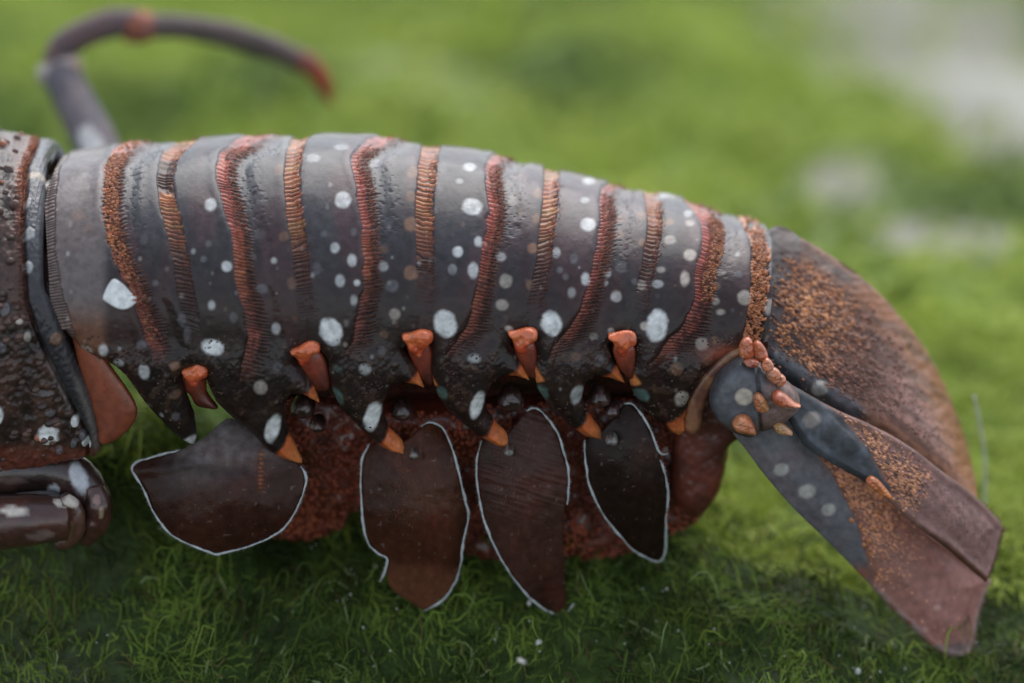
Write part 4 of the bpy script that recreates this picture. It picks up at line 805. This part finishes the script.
# ------------------------------------------------------------------ ground
def gheight(x, y):
    h = .0045*fbm(x, y, .075, 301)+.0036*fbm(x, y, .022, 305)+.0016*noise(x, y, .0075, 306)
    far_ = ss(.05, .4, y); h = h+far_*(.024*fbm(x, y, .13, 309))
    d = np.maximum(-.026-y, 0)
    h = h*(.35+.65*ss(.02, .06, y)+.3*ss(-.03, -.05, y))
    h = h+.011*ss(-.030, -.002, y)*(1-ss(.035, .055, x))*(1-ss(.025, .055, y))*(1+1.2*(1-ss(-.078, -.055, x)))+.006*ss(-.034, -.016, y)*ss(.02, .055, y)*(1-.7*ss(.055, .085, x))-.75*d-.011*ss(.055, .085, x)*ss(.03, -.03, y)
    return h-.002
def gx_(t, s=.35): return s*np.sinh(t)
ux = .25*np.sinh(np.linspace(-5.2, 5.2, 320)); uy = -.03+.16*np.sinh(np.linspace(-5.2, 5.6, 360))
X, Y = np.meshgrid(ux, uy, indexing='ij')
def mossmask(x, y):
    """1 where algae grows, 0 on bare rock"""
    m = 1-ss(.25, .5, fbm(x+3, y, .11, 320))*ss(.10, .25, y)*.6
    def patch(px, py, rx, ry, k=1):
        d = F_+(px-512)/FPX*R_+(341.5-py)/FPX*U_; t = -C_[2]/d[2]; g = C_+d*t
        r = np.hypot((x-g[0])/rx, (y-g[1])/ry)+.5*fbm(x, y, .05, 330); return k*(1-ss(.6, 1.15, r))
    for a in ((1010, 60, .055, .13, .85), (925, 20, .07, .08, .6), (850, 165, .018, .035, 1), (920, 222, .032, .024, 1), (440, 105, .025, .05, .35), (10, 655, .03, .02, .5), (425, 668, .014, .01, .9), (60, 600, .02, .02, .3), (780, 650, .02, .014, .5)):
        m = m-patch(*a)
    return np.clip(m, 0, 1)
Z = gheight(X, Y); mm = mossmask(X, Y)
gc = mix((.22, .22, .17), (.15, .22, .035), mm); gc = mix(gc, (.06, .11, .018), .7*mm*ss(-.2, .5, fbm(X, Y, .06, 340)))
front_shade = (1-ss(-.02, .06, Y)); gc = mix(gc, mix((.05, .045, .035), (.014, .030, .006), mm), front_shade*.85)  # front ground darkened: shade before the lobster put into the colour
m = bpy.data.materials.new('algae_ground'); m.use_nodes = True; N_ = m.node_tree.nodes; L_ = m.node_tree.links; p_ = N_['Principled BSDF']
at_ = N_.new('ShaderNodeAttribute'); at_.attribute_name = 'Col'; tcn = N_.new('ShaderNodeTexCoord')
nz = N_.new('ShaderNodeTexNoise'); nz.inputs['Scale'].default_value = 260; nz.inputs['Detail'].default_value = 8; L_.new(tcn.outputs['Object'], nz.inputs['Vector'])
mr_ = N_.new('ShaderNodeMapRange'); mr_.inputs['From Min'].default_value = .3; mr_.inputs['From Max'].default_value = .7; mr_.inputs['To Min'].default_value = .55; mr_.inputs['To Max'].default_value = 1.5; L_.new(nz.outputs['Fac'], mr_.inputs['Value'])
sc_ = N_.new('ShaderNodeVectorMath'); sc_.operation = 'SCALE'; L_.new(at_.outputs['Color'], sc_.inputs[0]); L_.new(mr_.outputs[0], sc_.inputs['Scale']); L_.new(sc_.outputs[0], p_.inputs['Base Color'])
bmp = N_.new('ShaderNodeBump'); bmp.inputs['Distance'].default_value = .002; L_.new(nz.outputs['Fac'], bmp.inputs['Height']); L_.new(bmp.outputs[0], p_.inputs['Normal']); p_.inputs['Roughness'].default_value = .8; p_.inputs['Specular IOR Level'].default_value = .2
new_mesh('ground', np.stack([X, Y, Z], -1).reshape(-1, 3), [grid_faces(320, 360)], m, None, gc.reshape(-1, 3), True, 'structure')

# algae strands
def strands(n, xr, yr, ln, wd, segs, lift, name, colf, keepf=None):
    x = rng.uniform(*xr, n); y = rng.uniform(*yr, n)
    k = mossmask(x, y); ok = rng.random(n) < (.06+.94*k)
    if keepf is not None: ok &= keepf(x, y)
    x, y = x[ok], y[ok]; n = len(x)
    flow = 2.6*fbm(x, y, .03, 350)+1.6*fbm(x, y, .009, 355)-.7; ang = flow+rng.normal(0, .42, n)
    L = rng.uniform(*ln, n); W_ = rng.uniform(*wd, n); cur = rng.normal(0, 1.2, n); wph = rng.uniform(0, 6.3, n); wam = rng.uniform(.2, .9, n); tall = rng.random(n) < .025; li = np.where(tall, .85, rng.uniform(.2, 1, n)*lift); L = L*np.where(tall, 1.35, 1)
    px_, py_ = x.copy(), y.copy(); pts = []
    for s_ in range(segs+1):
        t = s_/segs; z = gheight(px_, py_)-.0008+li*L*(math.sin(math.pi*min(t*.75, 1)))
        pts.append(np.stack([px_, py_, z], -1))
        a = ang+cur*t+wam*np.sin(wph+7*t); st = L/segs*np.sqrt(np.clip(1-(li*math.cos(math.pi*t*.75))**2, .15, 1)); px_ = px_+np.cos(a)*st; py_ = py_+np.sin(a)*st
    pts = np.stack(pts, 1); tg = np.gradient(pts, axis=1)
    up = rng.normal(0, .5, (n, 1, 3))+np.array([0, -.4, 1]); side = np.cross(tg, np.broadcast_to(up, tg.shape)); side /= np.linalg.norm(side, axis=2, keepdims=True)+1e-12
    wv = (W_[:, None]*np.array([.8]+[1]*(segs-1)+[.25]))[..., None]
    V = np.stack([pts-side*wv, pts+side*wv], 2).reshape(-1, 3)
    o = np.arange(n)*(segs+1)*2
    f = np.concatenate([np.stack([o+2*s_, o+2*s_+1, o+2*s_+3, o+2*s_+2], -1) for s_ in range(segs)])
    c = np.repeat(colf(x, y, n), (segs+1)*2, 0)
    return new_mesh(name, V, [f], M['algae'], None, c, True, 'stuff')
def cnear(x, y, n):  # front strands coloured darker, with the shade before the lobster painted in
    c = mix((.120, .205, .030), (.24, .32, .055), rng.random(n)); c = mix(c, (.030, .060, .012), .85*ss(-.3, .5, fbm(x, y, .014, 360)))
    c = mix(c, (.022, .035, .010), (rng.random(n) < .3)*.8); c = mix(c, (.16, .12, .05), (rng.random(n) < .05)*.8); c = c*(.55+.55*ss(-.5, .5, noise(x, y, .0075, 306)))[:, None]; c = mix(c, (.30, .38, .16), (rng.random(n) < .02)*.8); return c  # strands in ground hollows darkened, shade put into their colour
def cfar(x, y, n):
    c = mix((.27, .37, .045), (.39, .46, .085), rng.random(n)); return mix(c, (.075, .135, .025), .9*ss(-.05, .35, fbm(x, y, .075, 370)))
a1 = strands(52000, (-.125, .135), (-.075, .012), (.003, .0085), (.00009, .00024), 4, .24, 'algae_strands', cnear)
a1['label'] = 'fine green algae strands matted in the foreground, coloured darker for shade below the lobster'; a1['category'] = 'algae'
a2 = strands(36000, (-.17, .20), (-.005, .15), (.004, .011), (.0002, .0004), 3, .5, 'algae_strands', cfar)
a2['label'] = 'bright green algae growing just behind the lobster tail'; a2['category'] = 'algae'
a3 = strands(36000, (-.40, .42), (.14, 1.0), (.007, .018), (.0006, .0014), 3, .55, 'algae_strands', cfar)
a3['label'] = 'pale green blurred algae covering the rocks far behind the lobster'; a3['category'] = 'algae'

# pale grit between the strands
def grit(n, cfn, name, label, r, region):
    x = rng.uniform(region[0], region[1], n); y = rng.uniform(region[2], region[3], n); k = cfn(x, y); ok = rng.random(n) < k; x, y = x[ok], y[ok]; n = len(x)
    P = np.stack([x, y, gheight(x, y)+rng.uniform(0, .0016, n)], -1); rr = rng.uniform(*r, n)*(1+2*(rng.random(n) < .06))
    o = bumps(P, np.tile([0, 0, 1.], (n, 1))+rng.normal(0, .2, (n, 3)), rng.normal(size=(n, 3)), rr, rr*.8, rr, np.ones((n, 3)), name, M['sand'], None); o['label'] = label; o['category'] = 'grit'
grit(1500, lambda x, y: ss(.0, .5, fbm(x, y, .02, 380)), 'grit', 'tiny pale grains of grit caught between the foreground algae strands', (.0001, .00028), (-.12, .13, -.085, -.01))

# grey stones showing through the algae behind
def stone(px, py, rx, ry, rz, label, seed):
    d = F_+(px-512)/FPX*R_+(341.5-py)/FPX*U_; t = -C_[2]/d[2]; g = C_+d*t
    a = np.linspace(0, 2*math.pi, 49)[:-1]; b = np.linspace(-math.pi/2, math.pi/2, 25); A, B = np.meshgrid(a, b, indexing='ij')
    D = np.stack([np.cos(A)*np.cos(B), np.sin(A)*np.cos(B), np.sin(B)], -1); k = 1+.16*fbm(D[..., 0]*3+seed, D[..., 1]*3+D[..., 2]*2, 1.3, 390)+.06*fbm(D[..., 0]*9, D[..., 1]*9+D[..., 2]*7, 1.1, 395)
    P = D*k[..., None]*np.array([rx, ry, rz]); n = len(b); i = np.arange(48)[:, None]; j = np.arange(n-1)[None]; i2 = (i+1) % 48
    f = np.stack([i*n+j, i2*n+j, i2*n+j+1, i*n+j+1], -1).reshape(-1, 4)
    o = new_mesh('stone', P.reshape(-1, 3), [f], M['stone'], None); o.location = (g[0], g[1], float(gheight(g[0], g[1])))
    o['label'] = label; o['category'] = 'stone'
stone(985, 75, .034, .06, .007, 'broad pale grey stone at the top right of the blurred background', 1)

# pale dry stem standing beside the fan
P = at(*smooth_poly([(974, 396), (979, 420), (984, 450), (985, 478), (984, 505)], False, 6).T, -.0+.012); V, fs = tube(P, .00028, 8)
o = new_mesh('dry_stem', V, fs, M['sand']); o['label'] = 'thin pale dry stem upright beside the right edge of the tail fan'; o['category'] = 'stem'
# bits of shell in the foreground
for (px, py, r, lb) in ((521, 661, .0009, 'small white shell chip lying in the algae at the bottom centre'),):
    d = F_+(px-512)/FPX*R_+(341.5-py)/FPX*U_; t = (.0-C_[2])/d[2]
    for _ in range(8):
        g = C_+d*t; t += (gheight(g[0], g[1])+.0015-g[2])/d[2]
    a = np.linspace(0, 2*math.pi, 13)[:-1]; rad = r*(1+.25*np.sin(3*a+1)); ring = lambda s_, z: np.stack([np.cos(a)*rad*s_*1.4, np.sin(a)*rad*s_, np.full(12, z)], -1)
    V = np.vstack([ring(1, 0), ring(.6, r*.35), [[0, 0, r*.5]], ring(.9, -r*.15)]); j = np.arange(12); k = (j+1) % 12
    o = new_mesh('shell_chip', V, [np.vstack([np.stack([j, k, 12+k, 12+j], -1), np.stack([25+j, 25+k, k, j], -1)]), np.stack([12+j, 12+k, np.full(12, 24)], -1)], M['sand'])
    o.location = C_+d*t; o.rotation_euler = (.5, .2, r*2000); o['label'] = lb; o['category'] = 'shell chip'
